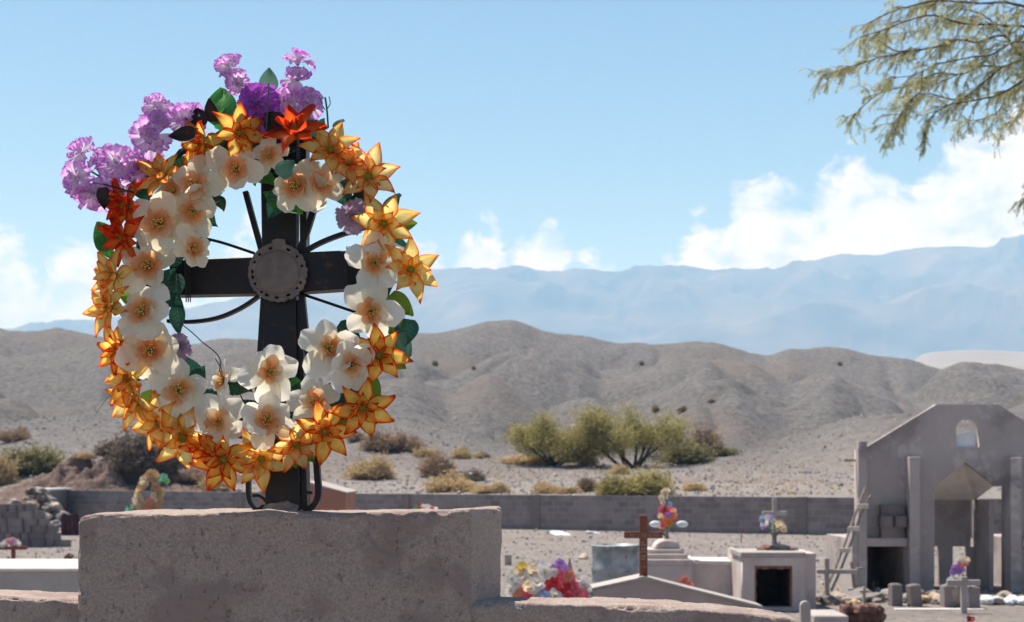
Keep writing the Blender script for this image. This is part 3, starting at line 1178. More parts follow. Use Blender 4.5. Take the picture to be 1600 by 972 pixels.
def petal(name, m, L, W, kind, seed=0, nu=4, nv=7, r0=0.0, cup=0.25, curl=-0.2, fold=0.0, ruf=0.0):
    rnd = random.Random(seed)
    ph = rnd.random() * 6
    tw = rnd.uniform(-0.12, 0.12)
    bm = bmesh.new()
    uvl = bm.loops.layers.uv.new('UVMap')
    vs, uvs = [], {}
    for i in range(nv + 1):
        v = i / nv
        row = []
        for j in range(-nu, nu + 1):
            u = j / nu
            vv = v
            if kind == 'point':
                w = W * (min(1, v / 0.45) ** 0.7 * 0.80 + 0.20) * (max(0.0, 1 - max(0, (v - 0.42) / 0.58) ** 1.5))
                if v == 1:
                    w = W * 0.03
            elif kind == 'round':
                w = W * (0.30 + 0.70 * math.sin(math.pi / 2 * min(1, v / 0.62)))
                vv = v * (1 - 0.30 * abs(u) ** 2.6 * v) + 0.035 * math.sin(u * 5 + ph) * v ** 4
            elif kind == 'fan':
                w = W * (0.12 + 0.88 * v ** 0.85)
                vv = v * (1 - 0.16 * abs(u) ** 2) + (0.035 * (1 if j % 2 else -1) + rnd.uniform(-.035, .035)) * v ** 8
            else:   # leaf
                w = W * (math.sin(math.pi * min(1, v * 0.9 + 0.10) ** 0.75)) ** 0.85 if v < 1 else 0.02 * W
            x = r0 + L * vv
            y = w * u
            z = cup * W * u * u * (0.4 + 0.6 * v) + curl * L * v * v * v + fold * W * (abs(u) - 0.5) * v + 0.10 * L * v * (1 - v)
            if kind == 'round':
                z += 0.05 * L * math.sin(u * 4.2 + ph) * v * v
            z += ruf * L * math.sin(u * 8.5 + ph) * v * v
            if kind in ('round', 'point'):
                z += 0.035 * L * noise.noise(Vector((u * 2.2 + seed * 3.1, v * 3.0, ph)))
                x += 0.02 * L * noise.noise(Vector((u * 3.1, seed * 1.7, ph))) * v
            y += tw * z
            p = bm.verts.new((x, y, z))
            row.append(p)
            uvs[p] = ((u + 1) / 2, v)
        vs.append(row)
    for i in range(nv):
        for j in range(2 * nu):
            f = bm.faces.new((vs[i][j], vs[i][j + 1], vs[i + 1][j + 1], vs[i + 1][j]))
            f.smooth = True
            for lp in f.loops:
                lp[uvl].uv = uvs[lp.vert]
    me = bpy.data.meshes.new(name)
    bm.to_mesh(me)
    bm.free()
    me.materials.append(m)
    return me


def variants(n, *a, **k):
    return [petal(*a, seed=i + 1, **k) for i in range(n)]


PET = {}
for key in 'yopr':
    PET[key] = [petal('petal', PM[key], 1.0, 0.275, 'point', seed=s, cup=cu, curl=cl, fold=-0.14, nu=3, nv=8) for s, cu, cl in ((1, 0.5, -0.22), (2, 0.75, -0.02), (3, 0.4, -0.38), (4, 0.9, 0.08))]
    PET[key + 'i'] = [petal('petal', PM[key], 0.70, 0.225, 'point', seed=s, cup=cu, curl=cl, fold=-0.10, nu=3, nv=7) for s, cu, cl in ((5, 0.7, -0.10), (6, 0.9, 0.12))]
for key in 'wc':
    PET[key] = [petal('petal', PM[key], 0.92, 0.385, 'round', seed=s, cup=cu, curl=cl, ruf=rf) for s, cu, cl, rf in ((1, 0.25, -0.18, .02), (2, 0.40, 0.0, .035), (3, 0.10, -0.32, .02), (4, 0.35, 0.16, .04), (5, -0.15, -0.1, .03), (6, 0.5, -0.4, .03), (7, 0.2, 0.25, .05))]
for key in ('k', 'kw'):
    PET[key] = [petal('petal', PM[key], 0.50, 0.205, 'round', seed=s, cup=cu, curl=cl, nu=3, nv=5) for s, cu, cl in ((1, 0.35, -0.2), (2, 0.5, 0.0), (3, 0.3, -0.35))]
for key in ('v', 'vd', 'm'):
    PET[key] = [petal('petal', PM[key], 1.0, 0.60, 'fan', seed=s, cup=0.2, curl=cl, ruf=0.13, nu=6, nv=6) for s, cl in ((1, -0.25), (2, 0.0), (3, 0.2), (4, -0.1))]
LEAF = {k: [petal('leaf', GRN[k], 1.0, w, 'leaf', seed=s, cup=cu, curl=cl, fold=0.35, nv=8, ruf=0.02) for s, w, cu, cl in ((1, 0.42, 0.1, -0.25), (2, 0.34, 0.2, 0.1))] for k in GRN}


def stamens_mesh():
    b = MB()
    rnd = random.Random(4)
    for k in range(34):
        a, r = rnd.random() * 6.28, 0.17 * math.sqrt(rnd.random())
        p = Vector((r * math.cos(a) * 0.5, r * math.sin(a) * 0.5, 0.02))
        q = Vector((r * math.cos(a) * 1.15, r * math.sin(a) * 1.15, 0.17 + rnd.uniform(0, 0.07)))
        b.tube([p, q], [0.009, 0.007], 3, 1)
        b.tube([q, q + Vector((0, 0, 0.028))], [0.020, 0.016], 4, 0)
    return b.mesh('stamens', [mat('pollen', (0.78, 0.60, 0.18), rough=0.9), mat('stamen_stalk', (0.50, 0.42, 0.10), rough=0.9)])


def eye_mesh():
    b = MB()
    b.lathe((0, 0, 0), [(0.03, 0.0), (0.12, 0.03), (0.14, 0.08), (0.10, 0.13), (0.04, 0.15)], 10)
    rnd = random.Random(9)
    for k in range(26):
        a = 6.283 * k / 26
        r = rnd.uniform(0.06, 0.13)
        p = Vector((r * math.cos(a), r * math.sin(a), 0.10))
        b.tube([p, p * 1.25 + Vector((0, 0, rnd.uniform(0.08, 0.14)))], [0.012, 0.011], 4, 1)
    return b.mesh('flower_eye', [mat('green_eye', (0.34, 0.36, 0.06), (0.20, 0.24, 0.05), 500, rough=0.8), mat('eye_filament', (0.42, 0.40, 0.05), rough=0.8)])


def calyx_mesh(m):
    b = MB()
    b.lathe((0, 0, 0), [(0.035, -0.40), (0.04, -0.25), (0.10, -0.14), (0.14, -0.03), (0.12, 0.02)], 8)
    return b.mesh('flower_calyx', m, True)


STAM, EYE, CAL = stamens_mesh(), eye_mesh(), calyx_mesh(MT['stem_green'])


rw = random.Random(11)


def flower_basis(px, py, D, Rpx, dx, dy, roll):
    n2 = min(0.97, dx * dx + dy * dy)
    k = math.sqrt(n2 / (dx * dx + dy * dy)) if dx * dx + dy * dy > n2 else 1
    zax = Vector((dx * k, -math.sqrt(1 - n2), dy * k)).normalized()
    xax = Vector((1, 0, 0.001)).cross(zax)
    if xax.length < 0.1:
        xax = Vector((0, 0, 1)).cross(zax)
    xax.normalize()
    xax = Matrix.Rotation(roll, 3, zax) @ xax
    yax = zax.cross(xax)
    M_ = Matrix((xax, yax, zax)).transposed().to_4x4()
    s = Rpx * D / F
    return Matrix.Translation(P(px, py, D + rw.uniform(-0.014, 0.012)) - WC) @ M_ @ Matrix.Scale(s, 4)




def add_petal(parent, meshes, ang, lift, r0, z0, sc=1.0):
    m = Matrix.Rotation(ang, 4, 'Z') @ Matrix.Translation((r0, 0, z0)) @ Matrix.Rotation(-lift, 4, 'Y') @ Matrix.Rotation(rw.uniform(-0.16, 0.16), 4, 'X') @ Matrix.Scale(sc, 4)
    return link('petal', rw.choice(meshes), parent, mw=m)


def orange(px, py, Rp, dx=0, dy=0, key='y', D=DW - 0.03, cupf=0.28):
    o = link('orange_flower', CAL, wreath, mw=flower_basis(px, py, D, Rp * 1.02, dx, dy, rw.random() * 6))
    for k in range(7):
        add_petal(o, PET[key], k * 2 * math.pi / 7 + rw.uniform(-.12, .12), cupf + rw.uniform(-.2, .22), 0.07, 0.0, rw.uniform(0.93, 1.06))
    for k in range(5):
        add_petal(o, PET[key + 'i'], k * 2 * math.pi / 5 + 0.4 + rw.uniform(-.15, .15), cupf + 0.42 + rw.uniform(-.15, .15), 0.05, 0.04, rw.uniform(0.9, 1.08))
    link('flower_eye', EYE, o)
    return o


def cream(px, py, Rp, dx=0, dy=0, key='w', D=DW - 0.035, n=5, cupf=0.16):
    o = link('cream_flower', CAL, wreath, mw=flower_basis(px, py, D, Rp * 1.08, dx, dy, rw.random() * 6))
    n = rw.choice((5, 5, 6))
    lean = rw.uniform(0, 6.28)
    for k in range(n):
        ang = k * 2 * math.pi / n + rw.uniform(-.2, .2)
        add_petal(o, PET[key], ang, cupf + 0.28 * math.cos(ang - lean) + rw.uniform(-.22, .25), 0.08, -0.015 * (k % 2), rw.uniform(0.84, 1.1))
    for k in range(6):
        add_petal(o, PET['k' if key == 'c' else 'kw'] if rw.random() < 0.5 else PET['k'], k * 2 * math.pi / 6 + rw.uniform(-.1, .1), 0.62 + rw.uniform(-.16, .16), 0.05, 0.035 + 0.02 * (k % 2), rw.uniform(0.9, 1.08))
    link('stamens', STAM, o, loc=(0, 0, 0.03))
    return o


def carnation(px, py, Rp, dx=0, dy=0, key='v', D=DW - 0.005, flat=False):
    o = link('violet_carnation', CAL, wreath, mw=flower_basis(px, py, D, Rp * 0.93, dx, dy, rw.random() * 6))
    rings = ((5, 0.12, 1.08, 0.0), (4, 0.55, 0.95, 0.06), (3, 0.95, 0.82, 0.10), (2, 1.25, 0.66, 0.12))
    for n, lift, sc, z0 in rings:
        off = rw.random() * 6
        for k in range(n):
            add_petal(o, PET[key], off + k * 2 * math.pi / n + rw.uniform(-.2, .2), lift + rw.uniform(-.2, .2), 0.04, z0, sc * rw.uniform(0.85, 1.1))
    return o


def leaf(px, py, Rp, ang, key='g', tilt=0.2, D=DW + 0.012):
    """ang: direction of the tip in the picture plane (radians, 0 = right, up positive)"""
    a = ang
    xax = Vector((math.cos(a), rw.uniform(-0.35, 0.25), math.sin(a))).normalized()
    zax = Vector((rw.uniform(-.4, .4), -1, rw.uniform(-.4, .4) + tilt))
    zax = (zax - xax * zax.dot(xax)).normalized()
    yax = zax.cross(xax)
    s = Rp * D / F
    M_ = Matrix.Translation(P(px, py, D) - WC) @ Matrix((xax, yax, zax)).transposed().to_4x4() @ Matrix.Scale(s, 4) @ Matrix.Translation((-0.5, 0, 0))
    return link('leaf', rw.choice(LEAF[key]), wreath, mw=M_)


# wire hoop under the flowers
c = MB()
for off, rr in ((0, 0.010), (1, 0.006)):
    pts = []
    for k in range(65):
        a = 2 * math.pi * k / 64
        wob = 1 + 0.03 * math.sin(5 * a + off * 2) + off * 0.05 * math.sin(9 * a)
        pts.append(P(412 + 190 * wob * math.cos(a), 440 - 245 * wob * math.sin(a), DW + 0.028 + 0.008 * off))
    c.tube(pts, rr, 7)
c.build('hoop', mat('hoop_wrap', (0.03, 0.075, 0.045), (0.02, 0.05, 0.03), 30, rough=0.8, bump=0.5, bs=120, bd=0.004), wreath)

for a in [(575, 277, 52, 0.15, 0.10, 'p'), (517, 237, 45, 0.05, 0.25, 'y'), (462, 208, 48, -0.1, 0.55, 'r'), (372, 208, 44, 0.45, -0.1, 'o'), (318, 226, 46, -0.4, -0.25, 'o'),
          (256, 278, 42, -0.35, 0.4, 'y'), (200, 322, 46, -0.55, -0.05, 'r'), (196, 372, 46, -0.55, -0.25, 'r'), (182, 432, 44, -0.6, 0.0, 'y'), (174, 482, 44, -0.55, 0.1, 'y'),
          (186, 545, 42, -0.55, -0.1, 'o'), (204, 592, 46, -0.5, 0.05, 'y'), (214, 628, 46, -0.5, -0.2, 'y'), (252, 660, 48, -0.45, -0.2, 'y'), (284, 682, 52, 0.25, -0.35, 'y'),
          (350, 716, 52, 0.0, -0.4, 'o'), (408, 714, 48, 0.1, -0.4, 'y'), (461, 692, 44, 0.2, -0.45, 'p'), (507, 674, 48, 0.15, -0.1, 'o'), (566, 636, 50, 0.25, -0.3, 'o'),
          (592, 556, 47, 0.25, 0.05, 'o'), (600, 350, 51, 0.1, -0.05, 'y'), (640, 422, 49, 0.3, 0.0, 'y'), (320, 698, 36, -0.3, -0.6, 'o'), (545, 258, 36, 0.2, 0.4, 'p')]:
    orange(*a)
for a in [(369, 265, 44, 0.1, -0.05, 'c'), (306, 292, 44, -0.1, 0.15, 'c'), (302, 330, 40, 0.15, -0.35, 'c'), (250, 350, 49, -0.05, 0.0, 'c'), (300, 388, 34, 0.75, -0.1, 'c'),
          (232, 416, 46, 0.0, 0.1, 'c'), (224, 488, 47, -0.05, 0.2, 'w'), (236, 548, 48, 0.05, 0.0, 'c'), (281, 610, 48, 0.05, 0.05, 'w'), (342, 660, 46, -0.05, 0.0, 'w'),
          (418, 657, 45, 0.1, 0.15, 'w'), (421, 582, 43, 0.45, 0.1, 'w'), (352, 596, 36, -0.75, 0.2, 'w'), (492, 630, 44, 0.0, 0.25, 'w'), (512, 545, 48, 0.35, 0.1, 'w'), (549, 572, 40, 0.3, -0.1, 'w'),
          (580, 487, 46, 0.2, -0.05, 'w'), (586, 410, 42, 0.1, -0.1, 'w'), (464, 292, 46, -0.1, 0.0, 'c'), (500, 288, 43, 0.35, 0.1, 'c'), (422, 244, 30, -0.2, 0.1, 'c'), (272, 300, 32, -0.3, 0.25, 'c')]:
    cream(*a)
for a in [(128, 240, 26, -0.5, 0.6, 'v'), (148, 300, 34, -0.3, -0.55, 'v'), (184, 258, 36, 0.0, 0.3, 'v'), (210, 262, 24, 0.7, 0.2, 'v'), (122, 280, 30, -0.75, 0.0, 'v'), (160, 252, 22, -0.1, 0.6, 'v'), (178, 296, 26, 0.3, -0.4, 'v'),
          (238, 214, 34, -0.15, 0.05, 'v'), (245, 166, 22, 0.1, 0.65, 'v'), (292, 188, 30, 0.1, 0.3, 'v'), (246, 190, 22, 0.3, 0.4, 'v'), (358, 104, 24, -0.4, 0.5, 'v'), (372, 130, 22, 0.3, -0.2, 'v'), (402, 162, 33, 0.1, 0.2, 'vd'),
          (404, 190, 30, 0.0, -0.2, 'vd'), (466, 97, 25, 0.1, 0.93, 'v'), (465, 126, 24, 0.0, 0.7, 'v'), (456, 160, 30, -0.2, 0.1, 'v'), (482, 162, 26, 0.5, 0.1, 'v'),
          (554, 338, 26, -0.2, -0.1, 'm'), (280, 542, 20, 0.5, 0.0, 'm')]:
    carnation(*a)
for a in [(345, 162, 66, 1.75, 'g'), (352, 185, 40, 1.2, 'g'), (162, 366, 50, 2.2, 'g'), (166, 385, 40, -1.3, 'g'), (411, 280, 50, -0.6, 'g'), (402, 270, 40, -2.0, 'g'), (448, 262, 36, 0.9, 's', 0.2, DW - 0.075), (634, 352, 36, 0.1, 'l'),
          (626, 345, 34, 0.9, 'l'), (432, 318, 52, -2.1, 't'), (455, 325, 44, -0.6, 'g'), (428, 312, 40, 2.6, 'g'), (626, 478, 48, -0.8, 'l'), (612, 505, 46, -1.4, 'l'), (634, 520, 46, -1.7, 't'), (630, 540, 40, -1.2, 's'),
          (614, 560, 50, -0.7, 'l'), (584, 606, 44, -1.0, 'l'), (262, 455, 62, -1.7, 't'), (258, 440, 50, 1.0, 't'), (275, 395, 44, 0.7, 't'), (318, 379, 26, 0.0, 'd'), (376, 608, 34, 0.1, 'd', 0.3, DW - 0.05), (366, 605, 24, 2.4, 'd', 0.3, DW - 0.05),
          (286, 212, 42, 3.3, 'b', 0.4, DW - 0.05), (310, 182, 34, 1.9, 'b', 0.3, DW - 0.03), (332, 172, 36, 1.6, 'b', 0.3, DW - 0.03), (436, 196, 46, 0.3, 'b', 0.3, DW - 0.04), (428, 186, 34, 2.6, 'b', 0.3, DW - 0.04), (385, 178, 30, 0.3, 'd'),
          (163, 310, 34, -1.5, 'b', 0.2, DW - 0.04), (218, 285, 42, 0.7, 'd'), (232, 262, 40, 2.2, 'd'), (225, 300, 40, -1.0, 't'), (238, 290, 44, 0.4, 'g'), (420, 124, 36, 1.5, 's', 0.1), (445, 205, 36, -0.7, 'd'), (480, 195, 36, 0.6, 'd'), (540, 245, 44, 0.4, 't'),
          (535, 302, 46, -1.2, 't'), (548, 290, 44, -0.3, 't'), (560, 320, 40, -0.9, 'd'), (530, 195, 22, 0.5, 's'), (500, 200, 34, 1.0, 't'), (294, 655, 50, 2.3, 'l'), (240, 630, 44, -1.2, 'l'), (310, 590, 44, 1.0, 't'), (300, 575, 44, 2.0, 't'),
          (330, 620, 44, 0.6, 't'), (385, 640, 50, 0.5, 't'), (380, 655, 44, -0.4, 't'), (462, 620, 46, 1.0, 't'), (456, 600, 44, 2.2, 'g'), (448, 590, 30, 0.5, 'd'), (530, 610, 46, 0.8, 't'), (525, 640, 50, -0.5, 't'), (540, 600, 46, 2.8, 'd'), (478, 700, 50, -1.1, 'l'), (440, 668, 44, 0.3, 'g'), (535, 650, 46, -1.3, 'l'), (407, 740, 36, -1.6, 'l'),
          (458, 715, 36, -1.3, 'l'), (470, 655, 44, -1.0, 'd'), (222, 455, 44, -1.0, 'd'), (202, 520, 44, 2.0, 'd'), (212, 445, 44, 2.4, 'l'), (205, 465, 40, 3.0, 'l'), (262, 575, 44, 0.8, 't'), (280, 500, 46, -1.4, 't'), (270, 470, 44, -0.6, 't'), (560, 455, 44, 1.4, 'd'), (602, 455, 46, 0.6, 'd'), (545, 520, 44, -0.5, 'd'), (560, 540, 44, 0.5, 'l'),
          (332, 300, 36, 0.2, 't'), (345, 318, 24, -1.0, 'd'), (326, 340, 36, -0.9, 't'), (348, 235, 42, 0.4, 'd'), (395, 235, 42, 1.1, 'd'), (440, 240, 44, 0.1, 'd'), (285, 260, 44, 1.0, 'd'), (615, 320, 40, 0.8, 't'), (622, 385, 40, -0.4, 't')]:
    leaf(*a)
# wire ties holding the hoop to the cross
for cx_, cy_, hw, hh in ((292, 436, 0, 34), (545, 424, 0, 37), (441, 640, 34, 0), (438, 250, 34, 0)):
    for q in range(3):
        c = MB()
        o_ = q * 3.2 - 3
        if hh:
            ring_ = [(cx_ + o_, cy_ - hh, -.03), (cx_ + o_ + 2, cy_ + hh, -.03), (cx_ + o_ + 2, cy_ + hh + 2, .025), (cx_ + o_, cy_ - hh - 2, .025), (cx_ + o_, cy_ - hh, -.03)]
        else:
            ring_ = [(cx_ - hw, cy_ + o_, -.03), (cx_ + hw, cy_ + o_ + 2, -.03), (cx_ + hw + 2, cy_ + o_ + 2, .025), (cx_ - hw - 2, cy_ + o_, .025), (cx_ - hw, cy_ + o_, -.03)]
        c.tube([P(a_, b_, DC + d_) for a_, b_, d_ in ring_], 0.0011, 5)
        c.build('wire_tie', MT['wire'], wreath)
# stray wires and stems
for pts, r, m in (([(278, 503), (296, 516), (318, 536), (338, 552), (345, 566), (343, 580), (352, 592)], 0.0009, 'wire'), ([(345, 312), (330, 322), (312, 330)], 0.0010, 'stem_green'),
                  ([(146, 285), (170, 290), (212, 302)], 0.0012, 'wire'), ([(212, 298), (185, 300), (168, 312)], 0.0010, 'stem_green'), ([(508, 152), (511, 172), (513, 200)], 0.0016, 'stem_green'), ([(508, 172), (503, 163), (500, 152)], 0.0008, 'stem_green'),
                  ([(511, 170), (516, 162), (514, 151)], 0.0008, 'stem_green'), ([(470, 105), (466, 130), (462, 180)], 0.0016, 'stem_green'), ([(360, 110), (380, 150), (398, 200)], 0.0016, 'stem_green'),
                  ([(240, 170), (262, 195), (290, 215)], 0.0016, 'stem_green'), ([(130, 260), (180, 290), (225, 310)], 0.0016, 'stem_green'), ([(420, 130), (418, 170), (416, 205)], 0.0012, 'stem_green'), ([(375, 615), (382, 630), (392, 640), (398, 634), (390, 642)], 0.0010, 'wire'),
                  ([(350, 595), (345, 575), (336, 560)], 0.0008, 'wire'), ([(185, 600), (165, 625), (148, 650)], 0.0004, 'stem_green')):
    c = MB()
    c.tube(smooth_path(pxs(pts, DW - 0.045 if m == 'wire' or r < 0.0013 else DW + 0.004), 4), r, 5)
    c.build('stem', MT[m], wreath)

# ------------------------------------------------------------------ perimeter wall
BLK = MB()
BLK.box(-0.185, 0.185, -0.078, 0.09, -0.085, 0.085)
BLKM = BLK.mesh('concrete_block', MT['block'])
HALF = MB()
HALF.box(-0.085, 0.085, -0.078, 0.09, -0.085, 0.085)
HALFM = HALF.mesh('half_block', MT['block'])


def block_wall(label, a, b, skip=None, pillars=(), courses=6):
    d = Vector((b.x - a.x, b.y - a.y, 0))
    L = d.length
    u = d.normalized()
    ang = math.atan2(u.y, u.x)
    t = thing('block_wall', label, 'wall', (a.x, a.y, 0))
    core = MB()
    nrm = Vector((-u.y, u.x, 0))
    A, B = Vector((a.x, a.y, 0)), Vector((b.x, b.y, 0))
    pts = [A - nrm * 0.072, B - nrm * 0.072, B + nrm * 0.085, A + nrm * 0.085]
    core.hexa([p + Vector((0, 0, -0.2)) for p in pts] + [p + Vector((0, 0, courses * 0.2)) for p in pts])
    core.build('mortar', MT['mortar'], t)
    rnd = random.Random(int(L * 10))
    for r in range(courses):
        x = 0.2 if r % 2 == 0 else 0.4
        if r % 2:
            p = u * 0.1
            link('concrete_block', HALFM, t, mw=Matrix.Translation(p + Vector((0, 0, 0.1 + r * 0.2))) @ Matrix.Rotation(ang, 4, 'Z'))
        while x < L - 0.05:
            p = u * x
            px = 800 + (a.x + p.x) * F / (a.y + p.y)
            if not (skip and skip[0] < px < skip[1]):
                link('concrete_block', BLKM, t, mw=Matrix.Translation(p + nrm * rnd.uniform(-0.005, 0.004) + Vector((0, 0, 0.1 + r * 0.2))) @ Matrix.Rotation(ang + rnd.uniform(-.006, .006), 4, 'Z'))
            x += 0.4
    for k in pillars:
        p = Vector((a.x, a.y, 0)) + u * k
        q = MB()
        q.box(p.x - 0.17, p.x + 0.17, p.y - 0.115, p.y + 0.115, -0.1, courses * 0.2 + 0.012, rz=ang)
        q.build('pillar', MT['pillar'], t)
    return t


def along(a, b, px):
    k = (px - 800) / F
    d = b - a
    s = (k * a.y - a.x) / (d.x - k * d.y)
    return s * d.length


bw1 = block_wall('left stretch of the grey block cemetery wall, receding behind the wreath', WALL_A, WALL_B, (410, 500), (0.25, along(WALL_A, WALL_B, 378), along(WALL_A, WALL_B, 636)))
q = MB()
q.box(WALL_A.x - 0.25, WALL_A.x + 0.45, WALL_A.y - 3.2, WALL_A.y + 0.15, 1.215, 1.30, rz=0)
bevel(q.build('coping', MT['whitewash'], bw1), 0.01)  # white cap colour stands in for the sunlit top of the return wall
q = MB()
q.box(WALL_A.x - 0.2, WALL_A.x + 0.4, WALL_A.y - 3.1, WALL_A.y + 0.1, -0.1, 1.214)
q.build('return_pier', MT['pillar'], bw1)
bw2 = block_wall('long right stretch of the grey block cemetery wall below the hills', WALL_B, WALL_C, (1362, 1536), (along(WALL_B, WALL_C, 838), along(WALL_B, WALL_C, 1253), along(WALL_B, WALL_C, 1640)))

# ------------------------------------------------------------------ rocks
ROCKS = []
for k in range(6):
    bm = bmesh.new()
    bmesh.ops.create_icosphere(bm, subdivisions=2, radius=0.5)
    for v in bm.verts:
        n_ = v.co.normalized()
        v.co *= 1 + 0.45 * noise.noise(n_ * 1.3 + Vector((k * 5, 0, 0))) + 0.2 * noise.noise(n_ * 3 + Vector((0, k * 3, 0)))
        v.co.z *= 0.75
    me = bpy.data.meshes.new('rock')
    bm.to_mesh(me)
    bm.free()
    ROCKS.append(me)
ROCKM = {}
rr = random.Random(21)


def rock(name, p, s, m, label, group=None, cat='rock', flat=1.0, sx=1.0):
    k = rr.randrange(6)
    if (k, m) not in ROCKM:
        me = ROCKS[k].copy()
        me.materials.append(MT[m])
        ROCKM[(k, m)] = me
    o = link(name, ROCKM[(k, m)])
    o.location = p
    o.rotation_euler = (rr.uniform(-.3, .3), rr.uniform(-.3, .3), rr.uniform(0, 6.28))
    o.scale = (s * sx, s, s * flat)
    return tag(o, label, cat, group)


# ------------------------------------------------------------------ distant flowers
BLO = {}


def blossom_mesh(col):
    if col in BLO:
        return BLO[col]
    rnd = random.Random(len(BLO))
    b = MB()
    for ring, (n, ln, wd, lift) in enumerate(((6, 1.0, 0.50, 0.25), (5, 0.66, 0.36, 0.75))):
        for k in range(n):
            a = 2 * math.pi * k / n + ring * 0.5 + rnd.uniform(-.15, .15)
            l_ = lift + rnd.uniform(-.15, .15)
            e = Vector((math.cos(a), math.sin(a), 0))
            s_ = Vector((-e.y, e.x, 0))
            up = Vector((0, 0, 1))
            m1 = e * ln * 0.6 * math.cos(l_) + up * ln * 0.6 * math.sin(l_)
            tp = e * ln * math.cos(l_) + up * ln * math.sin(l_) * 0.75
            b.face([Vector((0, 0, 0)), m1 - s_ * wd, tp - s_ * wd * 0.45, tp + s_ * wd * 0.45, m1 + s_ * wd])
    b.lathe((0, 0, 0), [(0.05, -0.3), (0.16, -0.02), (0.17, 0.2), (0.08, 0.28)], 7, 1)
    m = leafmat('blossom', tuple(c * 0.82 for c in col), col, 0.3, 40, 0.6)
    eye = leafmat('blossom_eye', (0.55, 0.40, 0.06), (0.65, 0.5, 0.1), 0.1, 40)
    BLO[col] = b.mesh('blossom', [m, eye], False, None, False)
    return BLO[col]


rb = random.Random(33)
WHT, RD, PK, VIO, ORG, YLW, SAL, TAN, LBL, CRM = ((0.80, 0.77, 0.72), (0.72, 0.06, 0.09), (0.78, 0.16, 0.24), (0.50, 0.26, 0.66), (0.82, 0.30, 0.06), (0.82, 0.62, 0.14), (0.80, 0.30, 0.22), (0.62, 0.40, 0.20), (0.42, 0.52, 0.78), (0.82, 0.66, 0.45))
GRL = [petal('leaf', GRN[k], 1.0, 0.42, 'leaf', seed=2, nu=2, nv=4) for k in 'gdt']


def blossom(root, px, py, rpx, col, D):
    z = Vector((rb.uniform(-.6, .6), -1, rb.uniform(-0.1, 0.8))).normalized()
    q = z.to_track_quat('Z', 'Y').to_matrix().to_4x4()
    o = link('blossom', blossom_mesh(col), root, mw=Matrix.Translation(P(px, py, D) - WL[root.name]) @ q @ Matrix.Rotation(rb.random() * 6, 4, 'Z') @ Matrix.Scale(rpx * D / F, 4))
    return o


def far_leaf(root, px, py, rpx, D, k=None):
    z = Vector((rb.uniform(-1, 1), rb.uniform(-.6, .2), rb.uniform(-1, 1)))
    q = z.to_track_quat('X', 'Z').to_matrix().to_4x4()
    return link('leaf', GRL[rb.randrange(3) if k is None else k], root, mw=Matrix.Translation(P(px, py, D) - WL[root.name]) @ q @ Matrix.Scale(rpx * D / F, 4))


def stem(root, pts, r, m='stem_green', name='stem'):
    c = MB()
    c.tube(pts, r, 5)
    return c.build(name, MT[m], root)


# big bouquet right of the tomb
D0 = 10.0
slab_z = Z(952, D0)
g = MB()
g.box(X(780, D0), X(935, D0), D0 - 0.35, D0 + 0.6, 0, slab_z)
tag(bevel(g.build('grave_plinth', MT['cement'], None, (X(857, D0), D0, 0)), 0.01), 'low cement grave plinth carrying the big mixed bouquet, behind the ledge', 'grave')
bq = thing('flower_bouquet', 'big mixed bouquet of white, red, violet and orange silk flowers right of the foreground tomb', 'bouquet', (X(857, D0), D0, slab_z))
flw = [(812, 892, 8, CRM), (816, 885, 7, YLW), (806, 896, 7, WHT), (835, 890, 9, CRM), (845, 886, 8, WHT), (830, 898, 10, WHT), (820, 905, 11, WHT), (850, 895, 10, WHT), (858, 890, 8, WHT), (868, 887, 6, VIO), (875, 880, 6, VIO), (881, 887, 6, VIO),
       (866, 894, 6, WHT), (874, 895, 6, PK), (858, 907, 11, PK), (866, 903, 10, RD), (852, 903, 9, RD), (868, 915, 10, RD), (862, 920, 9, RD), (884, 903, 11, PK), (890, 910, 11, RD), (880, 918, 10, RD), (895, 918, 10, PK), (888, 897, 9, SAL),
       (905, 905, 8, WHT), (910, 912, 9, WHT), (915, 920, 8, WHT), (905, 930, 9, SAL), (912, 932, 9, PK), (900, 927, 8, RD), (838, 912, 11, WHT), (842, 922, 13, WHT), (836, 932, 12, WHT), (848, 935, 10, LBL), (855, 930, 8, LBL), (852, 941, 7, YLW),
       (815, 918, 9, RD), (820, 925, 10, SAL), (812, 930, 9, SAL), (825, 936, 8, RD), (806, 938, 8, RD), (805, 912, 9, WHT), (800, 905, 7, WHT), (798, 922, 8, WHT), (800, 935, 8, WHT), (828, 916, 9, CRM), (866, 932, 10, WHT), (872, 936, 9, WHT), (860, 926, 8, WHT),
       (918, 938, 8, WHT), (908, 944, 9, WHT), (890, 936, 8, RD), (880, 944, 8, WHT), (922, 944, 8, LBL), (835, 945, 9, WHT), (815, 945, 9, WHT), (895, 946, 8, PK)]
for px, py, r_, col in flw:
    o = blossom(bq, px, py, r_ * 1.35, col, D0 - 0.12 + rb.uniform(-.05, .10))
for k in range(34):
    a_ = rb.uniform(0, math.pi)
    blossom(bq, 860 + 58 * math.cos(a_) * rb.uniform(.3, 1), 945 - 48 * math.sin(a_) * rb.uniform(.1, .9), rb.uniform(8, 12), rb.choice((WHT, WHT, WHT, CRM, SAL, PK)), D0 - 0.02 + rb.uniform(-.03, .05))
for k in range(46):
    far_leaf(bq, rb.uniform(800, 920), rb.uniform(898, 946), rb.uniform(9, 15), D0 + rb.uniform(-0.02, 0.1))
for k in range(10):
    x = 857 + rb.uniform(-50, 50)
    stem(bq, [P(857 + (x - 857) * 0.3, 951, D0), P(x, 915, D0)], 0.004)
lf = MB()
